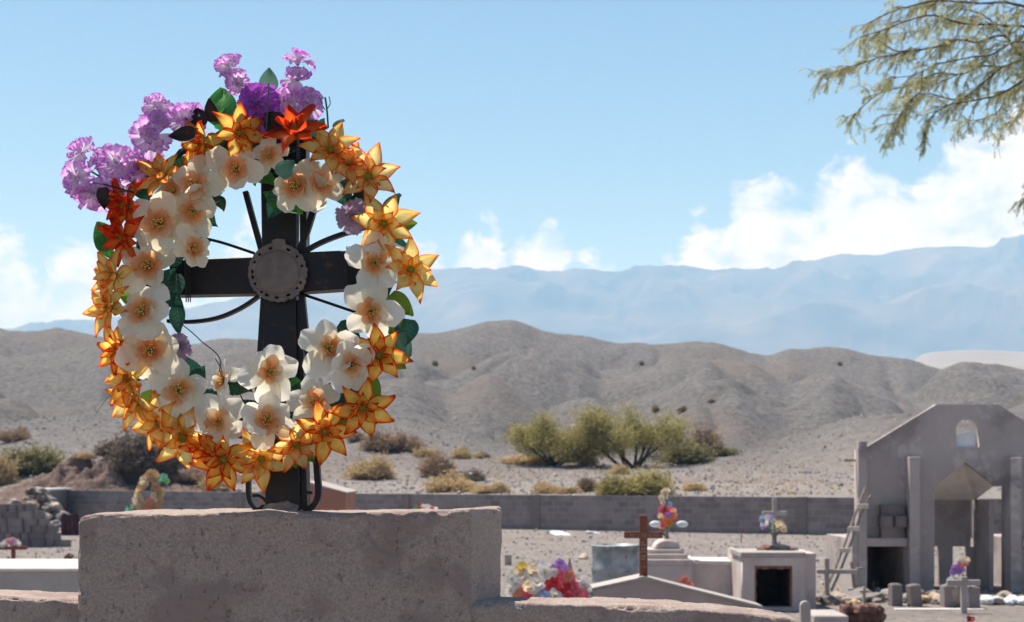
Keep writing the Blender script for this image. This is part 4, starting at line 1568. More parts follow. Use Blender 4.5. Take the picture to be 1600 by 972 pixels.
lf.hexa([P(885, 900, D0 + .1), P(897, 900, D0 + .1), P(897, 900, D0 + .13), P(885, 900, D0 + .13), P(889, 872, D0 + .1), P(891, 872, D0 + .1), P(891, 872, D0 + .13), P(889, 872, D0 + .13)])
lf.build('wrapping', MT['cement'], bq)

# gable headstone with brown cross
D0 = 12.0
gp = [(X(800, D0), 0), (X(1187, D0), 0), (X(1187, D0), Z(951, D0)), (X(1006, D0), Z(905, D0)), (X(919, D0), Z(924, D0)), (X(800, D0), Z(948, D0))]
gt = thing('gabled_grave', 'low wide pinkish gabled grave with the red brown wooden cross on its peak', 'grave', (X(1000, D0), D0, 0))
g = MB()
g.prism(gp, D0, D0 + 0.34)
g.build('gable_wall', MT['gable'], gt)
g = MB()
th = 0.022
g.prism([(X(1006, D0), Z(905, D0) + 0.002), (X(1192, D0), Z(952, D0) + 0.002), (X(1192, D0), Z(952, D0) + th + 0.004), (X(1006, D0), Z(905, D0) + th)], D0 - 0.02, D0 + 0.36)
g.build('coping', MT['cement'], gt)
g = MB()
g.prism([(X(1006, D0) - 0.001, Z(905, D0) + 0.002), (X(1006, D0) - 0.001, Z(905, D0) + th), (X(800, D0), Z(948, D0) + 0.012), (X(800, D0), Z(948, D0) + 0.002)], D0 - 0.012, D0 + 0.36)
g.build('coping', MT['cement'], gt)

D1 = D0 + 0.12
wc = thing('wooden_cross', 'red brown wooden cross with pale lettering, standing on the gabled grave', 'cross', (X(1005, D1), D1, Z(905, D1)))
g = MB()
g.box(X(999, D1), X(1011.5, D1), D1 - 0.02, D1 + 0.02, Z(906, D1), Z(805, D1))
bevel(g.build('upright', MT['rust_wood'], wc), 0.003)
g = MB()
g.box(X(975, D1), X(1035, D1), D1 - 0.026, D1 + 0.014, Z(841, D1), Z(830.5, D1))
bevel(g.build('crossbar', MT['rust_wood'], wc), 0.003)
g = MB()
rl = random.Random(5)
x = 979.0
while x < 1031:
    w_ = rl.uniform(0.9, 1.9)
    if rl.random() < 0.86:
        y0 = 833.2 + rl.uniform(-.3, .3)
        # worn letter strokes, too faint to read
        g.box(X(x, D1), X(x + 0.55, D1), D1 - 0.0285, D1 - 0.0262, Z(838.6, D1), Z(y0, D1))
        if rl.random() < 0.7:
            yy = rl.choice((y0, 835.6, 837.9))
            g.box(X(x + 0.56, D1), X(x + w_, D1), D1 - 0.0285, D1 - 0.0262, Z(yy + 0.7, D1), Z(yy, D1))
    x += w_ + 0.9
for yy in (846, 850, 856, 860.5, 867, 871.5, 884):
    x = 1001.5
    while x < 1008.5:
        if rl.random() < 0.85:
            g.box(X(x, D1), X(x + 0.6, D1), D1 - 0.0225, D1 - 0.0202, Z(yy + 2.8, D1), Z(yy, D1))
            g.box(X(x + 0.62, D1), X(x + 1.3, D1), D1 - 0.0225, D1 - 0.0202, Z(yy + rl.choice((0.7, 1.7, 2.7)), D1), Z(yy + rl.choice((0, 1)), D1))
        x += 2.0
g.build('lettering', MT['lettering'], wc)

# steel drum
D0 = 20.0
dr = MB()
rad = 0.335
cx = X(962, D0)
h = Z(851, D0)
pf = [(rad, 0.0)]
for zc in (0.34 * h, 0.67 * h):
    pf += [(rad, zc - 0.035), (rad + 0.016, zc), (rad, zc + 0.035)]
pf += [(rad, h - 0.03), (rad + 0.012, h - 0.015), (rad + 0.006, h), (rad - 0.02, h), (rad - 0.02, h - 0.02), (0.02, h - 0.025)]
dr.lathe((cx, D0, 0), pf, 36)
tag(dr.build('steel_drum', MT['drum'], None, (cx, D0, 0), True), 'worn grey and blue steel drum behind the gabled grave', 'drum')

# white tomb with stepped pedestal
D0 = 22.0
wt = thing('white_tomb', 'long pinkish white tomb with white top and stepped pedestal behind the wooden cross', 'tomb', (X(1055, D0), D0, 0))
g = MB()
g.box(X(952, D0), X(1082, D0), D0, D0 + 1.0, 0, Z(884, D0))
g.build('tomb_wall', MT['white_render'], wt)
g = MB()
g.box(X(949, D0), X(1003, D0), D0 - 0.03, D0 + 1.02, Z(883.5, D0), Z(878, D0))
bevel(g.build('top_slab', MT['whitewash'], wt), 0.01)
g = MB()
g.prism([(X(1082, D0) + .002, 0), (X(1166, D0), 0), (X(1166, D0), Z(882, D0)), (X(1082, D0) + .002, Z(882, D0))], D0 + 0.06, D0 + 0.95)
g.build('tomb_wall', MT['white_render'], wt)
g = MB()
g.prism([(X(1083, D0), Z(881.5, D0)), (X(1168, D0), Z(883, D0)), (X(1168, D0), Z(877.5, D0)), (X(1096, D0), Z(876.5, D0)), (X(1088, D0), Z(874.5, D0)), (X(1083, D0), Z(876, D0))], D0 + 0.03, D0 + 0.98)
g.build('top_slab', MT['whitewash'], wt)
for i, (x0, x1, y0, y1, dy) in enumerate(((1004, 1082, 884, 874, 0.0), (1009, 1076, 873.8, 866, 0.07), (1013, 1071, 865.8, 859, 0.13))):
    g = MB()
    g.box(X(x0, D0), X(x1, D0), D0 + dy, D0 + 0.9 - dy, Z(y0, D0), Z(y1, D0))
    bevel(g.build('step', MT['white_render'], wt), 0.012)
g = MB()
arc = [(X(1024, D0), Z(859, D0) + .002), (X(1066, D0), Z(859, D0) + .002)]
for k in range(9):
    a = k / 8
    arc.append((X(lerp(1064, 1028, a), D0), Z(859 - 4 - 11 * math.sin(math.pi * (0.12 + 0.76 * a)) ** 0.8, D0)))
g.prism(arc, D0 + 0.18, D0 + 0.65)
bevel(g.build('pedestal_head', MT['white_render'], wt), 0.02)

D1 = D0 + 0.4
zb = Z(845, D1)
vf = thing('vase_bouquet', 'tall vase bouquet of red, orange and white flowers on the stepped pedestal', 'bouquet', (X(1042, D1), D1, zb))
g = MB()
g.lathe((X(1042, D1), D1, zb - 0.02), [(0.05, 0), (0.045, 0.03), (0.028, 0.1), (0.032, 0.16), (0.055, 0.22), (0.05, 0.225)], 14)
g.build('vase', MT['grey_rock'], vf, None, True)
for px, py, r_, col in [(1038, 770, 7, CRM), (1042, 767, 6, CRM), (1033, 778, 6, CRM), (1039, 777, 5, WHT), (1036, 786, 5, CRM), (1046, 788, 5, LBL), (1035, 796, 7, PK), (1042, 797, 7, RD), (1034, 804, 7, PK), (1052, 799, 6, SAL), (1053, 806, 6, SAL), (1044, 805, 6, VIO), (1032, 806, 5, CRM),
                        (1041, 811, 7, ORG), (1046, 814, 7, ORG), (1043, 819, 6, ORG), (1036, 818, 7, PK), (1034, 823, 6, SAL), (1050, 812, 6, RD), (1039, 803, 6, RD)]:
    blossom(vf, px, py, r_, col, D1 + rb.uniform(-.07, .07))
for k in range(14):
    far_leaf(vf, rb.uniform(1034, 1052), rb.uniform(800, 834), rb.uniform(6, 9), D1 + 0.03)
for px in (1030, 1058):
    g = MB()
    pts = [P(1042 + (px - 1042) * .25, 828, D1)] + [P(px + (px - 1042) * 0.55 + 9 * math.cos(a), 819 + 6 * math.sin(a), D1) for a in [k * 0.7 for k in range(10)]]
    b2 = MB()
    ctr = P(px + (px - 1042) * 0.5, 819, D1)
    b2.lathe((0, 0, 0), [(0.02, -0.01), (0.085, 0.0), (0.075, 0.012), (0.02, 0.016)], 14)
    me = b2.mesh('bow_loop', MT['plastic_white'], True)
    o = link('bow_loop', me, vf, mw=Matrix.Translation(ctr - WL[vf.name]) @ Matrix.Rotation(R(80), 4, 'X') @ Matrix.Diagonal((1.1, 0.62, 1, 1)))
stem(vf, [P(1042, 835, D1), P(1040, 800, D1), P(1040, 772, D1)], 0.008)
stem(vf, [P(1042, 835, D1), P(1047, 812, D1), P(1052, 800, D1)], 0.006)

# small salmon flowers on the white tomb's foot
D1 = 16.0
pu = thing('small_bouquet', 'small salmon pink bouquet peeking over the gabled grave', 'bouquet', (X(1072, D1), D1, 0))
g = MB()
g.lathe((X(1072, D1), D1, 0), [(0.09, 0), (0.10, 0.03), (0.05, 0.1), (0.045, Z(925, D1) - 0.1), (0.08, Z(920, D1)), (0.07, Z(920, D1) + 0.01)], 14)
g.build('urn', MT['cement'], pu, None, True)
for px, py, r_, col in [(1066, 908, 7, SAL), (1075, 911, 7, SAL), (1070, 904, 6, SAL), (1079, 914, 5, PK), (1070, 914, 6, PK)]:
    blossom(pu, px, py, r_, col, D1)

# niche tomb
D0 = 21.0
nt_ = thing('niche_tomb', 'square whitewashed niche tomb with a black open mouth and rubble on top', 'tomb', (X(1215, D0), D0, 0))
outer = [(X(1160, D0), 0), (X(1258, D0), 0), (X(1258, D0), Z(863, D0)), (X(1160, D0), Z(863, D0))]
hole_ = [(X(1179, D0), 0.06), (X(1238, D0), 0.06), (X(1238, D0), Z(884, D0)), (X(1179, D0), Z(884, D0))]
o = place_mesh('niche_front', curve_slab('niche_front', outer, [hole_], D0, D0 + 0.12), MT['white_render'], nt_)
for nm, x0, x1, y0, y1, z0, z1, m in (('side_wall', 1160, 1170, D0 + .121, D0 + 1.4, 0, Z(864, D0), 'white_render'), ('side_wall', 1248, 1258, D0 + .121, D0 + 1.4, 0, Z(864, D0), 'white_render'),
                                      ('back_wall', 1170.1, 1247.9, D0 + 1.25, D0 + 1.4, 0, Z(864, D0), 'dark_inner'), ('niche_floor', 1170.1, 1247.9, D0 + .121, D0 + 1.249, 0, 0.06, 'dark_inner'),
                                      ('lining', 1170.1, 1178.9, D0 + .121, D0 + 1.249, 0.061, Z(884, D0), 'dark_inner'), ('lining', 1238.1, 1247.9, D0 + .121, D0 + 1.249, 0.061, Z(884, D0), 'dark_inner'),
                                      ('lining', 1170.1, 1247.9, D0 + .121, D0 + 1.249, Z(883.9, D0), Z(872, D0), 'dark_inner')):
    g = MB()
    g.box(X(x0, D0), X(x1, D0), y0, y1, z0, z1)
    g.build(nm, MT[m], nt_)
g = MB()
g.box(X(1157, D0), X(1259, D0), D0 - 0.03, D0 + 1.02, Z(871.5, D0), Z(862.5, D0))
bevel(g.build('roof_slab', MT['cement'], nt_), 0.012)
g = MB()
g.box(X(1258, D0) + 0.002, X(1279, D0), D0 + 0.18, D0 + 1.3, 0, Z(866, D0))
g.build('side_annex', MT['white_render'], nt_)
for k in range(5):
    g = MB()
    x0 = 1179 + k * 11.9
    g.box(X(x0 + .4, D0), X(x0 + 11.3, D0), D0 + 0.02, D0 + 0.11, Z(883.9, D0) - 0.045 - 0.01 * (k % 2), Z(884, D0) - 0.002)
    g.build('lintel_brick', MT['brick'], nt_)
for k in range(6):
    for s in (0, 1):
        g = MB()
        z0 = 0.07 + k * 0.098
        x0 = 1179.2 if s == 0 else 1235.2
        g.box(X(x0, D0), X(x0 + 2.6 + (k % 2), D0) if s == 0 else X(1237.9, D0), D0 + 0.015, D0 + 0.11, z0, z0 + 0.088)
        g.build('jamb_brick', MT['brick'], nt_)
for i, (px, py, s, fl) in enumerate(((1192, 858, .16, .55), (1206, 858, .18, .5), (1221, 858, .16, .55), (1234, 858, .15, .6), (1213, 854, .2, .45), (1225, 854, .15, .5), (1198, 854, .14, .5), (1241, 859, .12, .6))):
    rock('rubble_stone', P(px, py, D0 + 0.5), s * 1.25, 'rust_stone' if i % 3 == 0 else 'grey_rock', ('broken reddish stone' if i % 3 == 0 else 'broken grey stone') + (' %s on the roof of the niche tomb' % ('at the far left', 'left of the vase', 'right of the vase', 'near the right corner', 'under the vase', 'behind the vase on the right', 'behind the vase on the left', 'at the far right')[i]), 'rubble on the niche tomb', 'stone', fl)
D1 = D0 + 0.5
nv = thing('vase_flowers', 'lilac and peach flowers in a grey vase on top of the niche tomb', 'bouquet', (X(1210, D1), D1, Z(853, D1)))
g = MB()
g.lathe((X(1210, D1), D1, Z(853, D1)), [(0.055, 0), (0.05, 0.04), (0.035, 0.08), (0.04, 0.15), (0.05, 0.2), (0.045, 0.205)], 14)
g.build('vase', MT['grey_rock'], nv, None, True)
for px, py, r_, col in [(1191, 812, 7, LBL), (1195, 818, 7, WHT), (1199, 809, 6, WHT), (1204, 808, 5, VIO), (1193, 823, 6, VIO), (1217, 820, 7, CRM), (1222, 823, 7, CRM), (1219, 816, 6, TAN), (1225, 828, 5, CRM), (1214, 826, 5, CRM), (1208, 815, 5, WHT)]:
    blossom(nv, px, py, r_, col, D1 + rb.uniform(-.05, .05))
for k in range(8):
    far_leaf(nv, rb.uniform(1200, 1216), rb.uniform(815, 836), 7, D1)
for px in (1195, 1210, 1221):
    stem(nv, [P(1210, 842, D1), P(px, 820, D1)], 0.006)


def small_cross(label, px, y0, y1, arm, ay, D, w, m, name='grave_cross', tilt=0.0, yaw=0.0, th=0.03, group=None):
    """px centre column, y0 base row, y1 top row, arm (x0, x1), ay arm centre row, w bar width px"""
    t = thing(name, label, 'cross', (X(px, D), D, Z(y0, D)), group)
    g = MB()
    g.box(X(px - w / 2, D), X(px + w / 2, D), D - th, D + th, Z(y0, D) - 0.05, Z(y1, D))
    a = bevel(g.build('upright', MT[m], t), 0.006)
    g = MB()
    g.box(X(arm[0], D), X(arm[1], D), D - th - 0.006, D + th - 0.012, Z(ay + w / 2, D), Z(ay - w / 2, D))
    b_ = bevel(g.build('crossbar', MT[m], t), 0.006)
    t.rotation_euler = (0, tilt, yaw)
    return t


small_cross('thin pale grey cross behind the flowers on the niche tomb', 1210, 862, 778, (1191, 1229), 802, D0 + 0.9, 6.5, 'cement')
# plain white headstone stub
D1 = 17.0
g = MB()
pr = [(X(1250, D1), 0), (X(1266, D1), 0), (X(1266, D1), Z(946, D1))] + [(X(1258 + 8 * math.cos(a), D1), Z(946, D1) + 0.055 * math.sin(a)) for a in [math.pi * k / 8 for k in range(1, 8)]] + [(X(1250, D1), Z(946, D1))]
g.prism(pr, D1 - 0.04, D1 + 0.04)
tag(bevel(g.build('round_headstone', MT['cement'], None, (X(1258, D1), D1, 0)), 0.008), 'small grey round topped headstone beside the niche tomb', 'headstone')

small_cross('weathered grey cross just right of the niche tomb', 1292, 946, 872, (1276, 1340), 893, 22.0, 7, 'cement')
small_cross('leaning thin wooden cross before the left chapel niche', 1336, 936, 877, (1318, 1352), 889, 23.0, 3.6, 'wood', tilt=-0.10)
small_cross('small dark metal cross between rubble stones before the chapel', 1365, 934, 905, (1358, 1372), 912, 22.8, 1.8, 'steel', th=0.008)

# ladder
D1 = 24.0
ld = thing('wooden_ladder', 'rough pole ladder with pale rungs leaning at the chapel corner', 'ladder', (X(1293, D1), D1 - 0.4, 0))
p0, p1 = P(1286, 899, D1 - 0.4), P(1354, 762, D1 + 0.15)
p0.z = 0
for off, ex in ((0, 0), (0.09, -0.10)):
    g = MB()
    w_ = [p0.lerp(p1, t) + Vector((off + 0.02 * math.sin(t * 5), 0.0, -off * 0.35 + ex * (t > .9))) for t in (0, .25, .5, .75, 1)]
    g.tube(w_, 0.022, 7)
    g.build('rail', MT['wood'], ld)
for t in (0.42, 0.62, 0.83):
    q_ = p0.lerp(p1, t)
    g = MB()
    g.box(q_.x - 0.05, q_.x + 0.15, q_.y - 0.045, q_.y - 0.022, q_.z - 0.05, q_.z + 0.03)
    bevel(g.build('rung', MT['pale_wood'], ld), 0.006)

# ------------------------------------------------------------------ unfinished chapel
D0 = 24.7
ch = thing('unfinished_chapel', 'unfinished grey cement mausoleum with a gabled front, pillars and pointed doorway', 'chapel', (X(1510, D0), D0, 0))
S_ = lambda pts: [(X(a, D0), max(Z(b_, D0), -0.05)) for a, b_ in pts]
front = S_([(1338, 930), (1346, 930), (1346, 853), (1412, 853), (1412, 930), (1460, 930), (1460, 761), (1508, 722), (1557, 760), (1569, 760), (1569, 930), (1606, 930), (1606, 853), (1674, 853), (1674, 930), (1684, 930), (1684, 706), (1665, 699), (1560, 632), (1463, 632), (1355, 698), (1338, 703)])
win = S_([(1494, 699), (1530, 699), (1530, 668), (1526, 660), (1519, 656), (1505, 656), (1498, 660), (1494, 667)])
place_mesh('front_wall', curve_slab('front_wall', front, [win], D0, D0 + 0.14), MT['chapel'], ch)
g = MB()
g.prism(S_([(1494, 700), (1531, 700), (1531, 676), (1520, 672), (1508, 676), (1494, 680)]), D0 + 0.145, D0 + 0.16)
g.build('window_sheet', MT['plastic_white'], ch)
for x0, x1, yt, y0, y1 in ((1336.5, 1350, 690, D0 - 0.22, D0 - 0.003), (1414, 1430, 714, D0 - 0.30, D0 - 0.003), (1570, 1587, 715, D0 - 0.30, D0 - 0.003), (1672, 1688, 690, D0 - 0.22, D0 - 0.003)):
    g = MB()
    g.box(X(x0, D0), X(x1, D0), y0, y1, -0.05, Z(yt, D0))
    bevel(g.build('pillar', MT['chapel'], ch), 0.008)
g = MB()
g.box(X(1327, D0), X(1336.3, D0), D0 - 0.2, D0 + 0.05, -0.05, Z(824, D0))
g.build('side_post', MT['chapel'], ch)
g = MB()
g.box(X(1318, D0), X(1336.4, D0), D0 - 0.05, D0 + 0.02, Z(721, D0), Z(718, D0))
g.build('lintel_stub', MT['wood'], ch)
for x0, x1 in ((1342, 1412.9), (1591.1, 1678)):
    g = MB()
    g.box(X(x0, D0), X(x1, D0), D0 - 0.2, D0 - 0.004, Z(853, D0), Z(840, D0))
    bevel(g.build('shelf', MT['chapel'], ch), 0.008)
    g = MB()
    xa, xb = (1346, 1412) if x0 < 1500 else (1606, 1674)
    a0, a1 = X(xa, D0), X(xb, D0)
    y0, y1 = D0 + 0.143, D0 + 2.2
    zt_ = Z(852, D0)
    g.box(a0 - .10, a0 - .002, y0, y1, -0.05, zt_)
    g.box(a1 + .002, a1 + .10, y0, y1, -0.05, zt_)
    g.box(a0 - .10, a1 + .10, y1 + .002, y1 + 0.1, -0.05, zt_)
    g.box(a0 - .10, a1 + .10, y0, y1 + .1, zt_ + .002, zt_ + 0.09)
    g.build('burial_niche', MT['chapel'], ch)
# porch vault: hipped ceiling, back wall and right jamb wall
yb = D0 + 0.95
zlow = Z(781, yb)
vl, va, vr = Vector((X(1460, D0), D0 + .143, Z(761, D0) - .0)), Vector((X(1508, D0), D0 + .143, Z(722, D0))), Vector((X(1557, D0), D0 + .143, Z(760, D0)))
bl, br = Vector((X(1460, D0), yb, zlow)), Vector((X(1552, D0), yb, zlow))
g = MB()
for tri in ((vl, bl, va), (va, bl, br), (va, br, vr)):
    up = Vector((0, 0.02, 0.07))
    a, b_, c_ = tri
    n0 = len(g.v)
    g.v += [a, b_, c_, a + up, b_ + up, c_ + up]
    g.f += [(n0, n0 + 1, n0 + 2), (n0 + 5, n0 + 4, n0 + 3), (n0, n0 + 3, n0 + 4, n0 + 1), (n0 + 1, n0 + 4, n0 + 5, n0 + 2), (n0 + 2, n0 + 5, n0 + 3, n0)]
    g.mi += [0] * 5
g.build('vault', MT['whitewash'], ch)
g = MB()
g.box(bl.x, br.x - 0.085, yb + .002, yb + 0.1, Z(854, yb), zlow + 0.02)
g.build('altar_wall', MT['chapel'], ch)
g = MB()
g.box(X(1550, D0), X(1557, D0) - .001, D0 + .144, yb + .1, -0.05, zlow + 0.01)
g.build('jamb_wall', MT['chapel'], ch)
g = MB()
g.box(X(1453, D0), X(1460, D0) - .001, D0 + .144, yb + .1, -0.05, zlow + 0.01)
g.build('jamb_wall', MT['chapel'], ch)
for x0, x1 in ((1467, 1489), (1510, 1527)):
    g = MB()
    g.box(X(x0, yb), X(x1, yb), yb + 0.004, yb + 0.09, -0.05, Z(854, yb) - .002)
    g.build('altar_leg', MT['chapel'], ch)
# concrete blocks stored on the left shelf
hollow = curve_slab('hollow_block', [(-0.195, -0.095), (0.195, -0.095), (0.195, 0.095), (-0.195, 0.095)], [[(-0.16, -0.06), (-0.02, -0.06), (-0.02, 0.06), (-0.16, 0.06)], [(0.02, -0.06), (0.16, -0.06), (0.16, 0.06), (0.02, 0.06)]], -0.095, 0.095)
hollow.transform(Matrix.Rotation(R(90), 4, 'X'))
hollow.materials.clear()
hollow.materials.append(MT['block'])


def loose_block(x, y, z, rz, label, up=False, group=None, small=1.0):
    o = link('loose_block', hollow)
    o.location = (x, y, z)
    o.rotation_euler = (0, R(90) if up else 0, rz)
    o.scale = (small, small, small)
    return tag(o, label, 'concrete block', group)


zs = Z(840, D0) + 0.001
yb2 = D0 - 0.105
loose_block(X(1391, D0), yb2, zs + 0.095, 0.03, 'grey block lying lowest on the left chapel shelf', group='blocks piled on the chapel shelf')
loose_block(X(1380, D0), yb2 - 0.0, zs + 0.286, R(90), 'grey block standing endwise on the chapel shelf, left of the slot', group='blocks piled on the chapel shelf', small=0.97)
loose_block(X(1401, D0), yb2 - 0.0, zs + 0.286, R(90), 'grey block standing endwise on the chapel shelf, right of the slot', group='blocks piled on the chapel shelf', small=0.97)
loose_block(X(1391, D0), yb2, zs + 0.476, -0.02, 'topmost grey block of the pile on the left chapel shelf', group='blocks piled on the chapel shelf')

# row of short cement posts and objects before the chapel
for px, yt, yb_, w_, D1, tl, lab in ((1399, 913, 948, 17, 21.7, 0.0, 'upright grey block post left of the leaning one before the chapel'), (1430, 914, 949, 18, 21.6, 0.10, 'leaning grey block post before the chapel pillar'),
                                     (1481, 915, 950, 18, 21.5, 0.02, 'upright grey block post left of the flowered grave cross'), (1519, 917, 951, 18, 21.4, 0.0, 'upright grey block post right of the flowered grave cross')):
    g = MB()
    hh = (yb_ - yt) * D1 / F
    hw = w_ * D1 / F / 2
    g.box(X(px, D1) - hw, X(px, D1) + hw, D1 - 0.09, D1 + 0.09, 0, hh)
    g.box(X(px, D1) - hw * .75, X(px, D1) + hw * .75, D1 - 0.07, D1 + 0.07, hh + .0005, hh + 0.012)
    o = tag(bevel(g.build('block_post', MT['block'], None, (X(px, D1), D1, 0)), 0.008), lab, 'post', 'short block posts before the chapel')
    o.rotation_euler = (0, -tl, 0.1)
D1 = 20.6
small_cross('pale grey grave cross right of the doorway, with a flower bunch behind it', 1506, 968, 901, (1479, 1531), 910.5, D1, 9, 'cement', name='grave_cross')
fb = thing('flower_bunch', 'violet and peach flower bunch on a pale stone before the chapel doorway', 'bouquet', (X(1496, 21.45), 21.45, 0.0))
bm = bmesh.new()
bmesh.ops.create_icosphere(bm, subdivisions=3, radius=1)
for v in bm.verts:
    v.co = Vector((v.co.x * 0.17, v.co.y * 0.12, max(-1, v.co.z) * (Z(905, 21.45) / 2))) * (1 + 0.2 * noise.noise(v.co * 2.5)) + Vector((X(1494, 21.45), 21.52, Z(905, 21.45) / 2))
bm_obj('stone_base', bm, MT['rock'], fb)
for px, py, r_, col in [(1492, 888, 7, VIO), (1499, 886, 7, VIO), (1489, 894, 6, VIO), (1497, 893, 7, VIO), (1503, 882, 6, PK), (1506, 877, 6, CRM), (1510, 875, 6, CRM), (1509, 881, 5, SAL), (1490, 902, 6, WHT), (1496, 905, 6, WHT), (1484, 906, 5, WHT), (1504, 890, 5, VIO)]:
    blossom(fb, px, py, r_, col, 21.3)
for k in range(8):
    far_leaf(fb, rb.uniform(1496, 1510), rb.uniform(886, 900), 7, 21.4)
stem(fb, [P(1497, 908, 21.42), P(1500, 893, 21.42), P(1508, 878, 21.35)], 0.006)
rf_ = thing('red_flower', 'small dark red flower lying at the foot of the pale grave cross', 'flower', (X(1516, 19.6), 19.6, 0.0))
for px, py in ((1513, 966), (1519, 968), (1515, 971)):
    blossom(rf_, px, py, 5, (0.38, 0.04, 0.05), 19.55)

# white plastic sacks along the chapel foot
for i, (x0, x1, yt) in enumerate(((1532, 1552, 930), (1549, 1568, 932), (1566, 1582, 935), (1574, 1590, 930), (1587, 1612, 932))):
    D1 = 22.0 + 0.12 * (i % 2)
    bm = bmesh.new()
    bmesh.ops.create_icosphere(bm, subdivisions=4, radius=1)
    wx, hz_ = (x1 - x0) * D1 / F * 0.55, Z(yt, D1)
    for v in bm.verts:
        p = v.co.copy()
        n_ = p.normalized()
        fold = 0.20 * noise.noise(Vector((n_.x * 5 + i * 7, n_.y * 5, n_.z * 1.5))) + 0.10 * noise.noise(n_ * 9 + Vector((i, 0, 0)))
        p *= 1 + fold
        v.co = Vector((X((x0 + x1) / 2, D1) + p.x * wx, D1 + p.y * 0.16, max(0.0, (p.z * 0.55 + 0.45) * hz_)))
    for f in bm.faces:
        f.smooth = True
    o = bm_obj('plastic_sack', bm, MT['plastic_white'], None, (X((x0 + x1) / 2, D1), D1, 0))
    tag(o, ('crumpled white plastic sack next to the block post, leftmost of the row', 'crumpled white plastic sack, second from the left in the row', 'white sack slumped low in the middle of the row of sacks', 'narrow upright white plastic sack near the right edge', 'crumpled white plastic sack cut by the right edge')[i], 'sack', 'white plastic sacks by the chapel')

# rubble row
names = {'tan_rock': ('tan stone in the rubble row before the chapel', 'tan rubble stones'), 'rock': ('pale stone in the rubble row before the chapel', 'pale rubble stones'), 'grey_rock': ('grey stone in the rubble row before the chapel', 'grey rubble stones')}
rq = random.Random(8)
for k in range(60):
    px = rq.uniform(1282, 1480) if k < 48 else rq.uniform(1480, 1620)
    py = rq.uniform(932, 947)
    D1 = CH * F / (py - HZ)
    s = rq.uniform(0.12, 0.27) * (0.75 if k % 3 else 1.15)
    m = rq.choice(('tan_rock', 'tan_rock', 'rock', 'rock', 'grey_rock'))
    zone = next(t_ for lim, t_ in ((1300, 'right of the niche tomb'), (1328, 'below the wooden ladder'), (1345, 'at the leaning wooden cross'), (1372, 'below the left burial niche'), (1392, 'left of the first block post'),
                                  (1422, 'between the two left block posts'), (1450, 'right of the leaning block post'), (1482, 'left of the flower bunch'), (1540, 'under the flower bunch'), (1900, 'behind the white sacks')) if px < lim)
    size_ = 'large' if s > 0.22 else 'small' if s < 0.14 else 'middling'
    tone = {'tan_rock': 'tan', 'rock': 'pale', 'grey_rock': 'grey'}[m]
    lay = 'far' if py < 937 else 'near' if py > 942 else 'middle'
    rock('rubble_stone', (X(px, D1), D1, s * 0.22 + 0.03 * rq.random()), s, m, '%s %s rubble stone %s, %s line of the row' % (size_, tone, zone, lay), names[m][1], 'stone', rq.uniform(.7, 1.1), rq.uniform(1, 1.5))
# rust red low stone wall
D1 = 18.6
lw = thing('stone_kerb', 'low rough kerb of rust red stones at the lower right', 'stone kerb', (X(1352, D1), D1, 0))
g = MB()
g.box(X(1325, D1), X(1380, D1), D1 + .05, D1 + 0.5, 0, Z(950, D1))
g.build('fill', MT['rust_stone'], lw)
for k in range(30):
    px, row = 1326 + (k % 10) * 5.6 + 2 * (k // 10 % 2), k // 10
    o = link('kerb_stone', None)if False else None
    kk = rr.randrange(6)
    if (kk, 'rust_stone') not in ROCKM:
        me = ROCKS[kk].copy()
        me.materials.append(MT['rust_stone'])
        ROCKM[(kk, 'rust_stone')] = me
    o = link('kerb_stone', ROCKM[(kk, 'rust_stone')], lw, mw=Matrix.Translation(Vector((X(px, D1), D1 + rr.uniform(-.02, .04), 0.05 + row * 0.105 + rr.uniform(-.015, .015))) - WL[lw.name]) @ Euler((rr.random() * 6, rr.random() * 6, rr.random() * 6)).to_matrix().to_4x4() @ Matrix.Scale(rr.uniform(.10, .15), 4))
D1 = 18.2
g = MB()
g.box(X(1272, D1), X(1326, D1), D1, D1 + 0.8, 0, Z(962, D1))
tag(bevel(g.build('grave_slab', MT['cement'], None, (X(1298, D1), D1, 0)), 0.015), 'low pale cement grave slab beside the rust red stone kerb', 'grave')
g = MB()
g.box(X(1400, 21.0), X(1540, 21.0), 21.0, 21.15, 0, 0.03)
tag(g.build('cement_strip', MT['whitewash'], None, (X(1480, 21), 21.0, 0)), 'thin pale cement strip on the ground below the block posts', 'strip')
small_cross('tiny grey cross at the rubble row, left of the dark metal cross', 1350, 942, 917, (1343, 1357), 924, 22.1, 4, 'cement')
for i, (px, py, s) in enumerate(((1340, 938, .5), (1356, 941, .35))):
    D1 = CH * F / (py - HZ)
    rock('grey_boulder', (X(px, D1), D1, 0.08), s, 'grey_rock', ('wide flat grey boulder at the foot of the leaning wooden cross', 'smaller grey boulder behind the rubble row')[i], None, 'boulder', 0.5, 1.4)

# ------------------------------------------------------------------ middle and left of the cemetery
# terracotta tomb
D0 = 14.0
tt = thing('terracotta_tomb', 'terracotta red gabled tomb partly hidden behind the cross foot', 'tomb', (X(495, D0), D0, 0))
g = MB()
g.prism([(X(405, D0), 0), (X(540, D0), 0), (X(540, D0), Z(772, D0)), (X(478, D0), Z(756, D0)), (X(405, D0), Z(772, D0))], D0, D0 + 0.9)
g.build('tomb_wall', MT['terracotta'], tt)
g = MB()
g.prism([(X(478, D0), Z(756, D0) + .002), (X(542, D0), Z(772, D0) + .002), (X(542, D0), Z(771, D0) + 0.012), (X(478, D0), Z(755, D0) + 0.02)], D0 - 0.01, D0 + 1.0)
g.build('coping', MT['cement'], tt)
g = MB()
g.prism([(X(478, D0) - .001, Z(756, D0) + .002), (X(478, D0) - .001, Z(755, D0) + .02), (X(403, D0), Z(771, D0) + .012), (X(403, D0), Z(772, D0) + .002)], D0 - 0.01, D0 + 1.0)
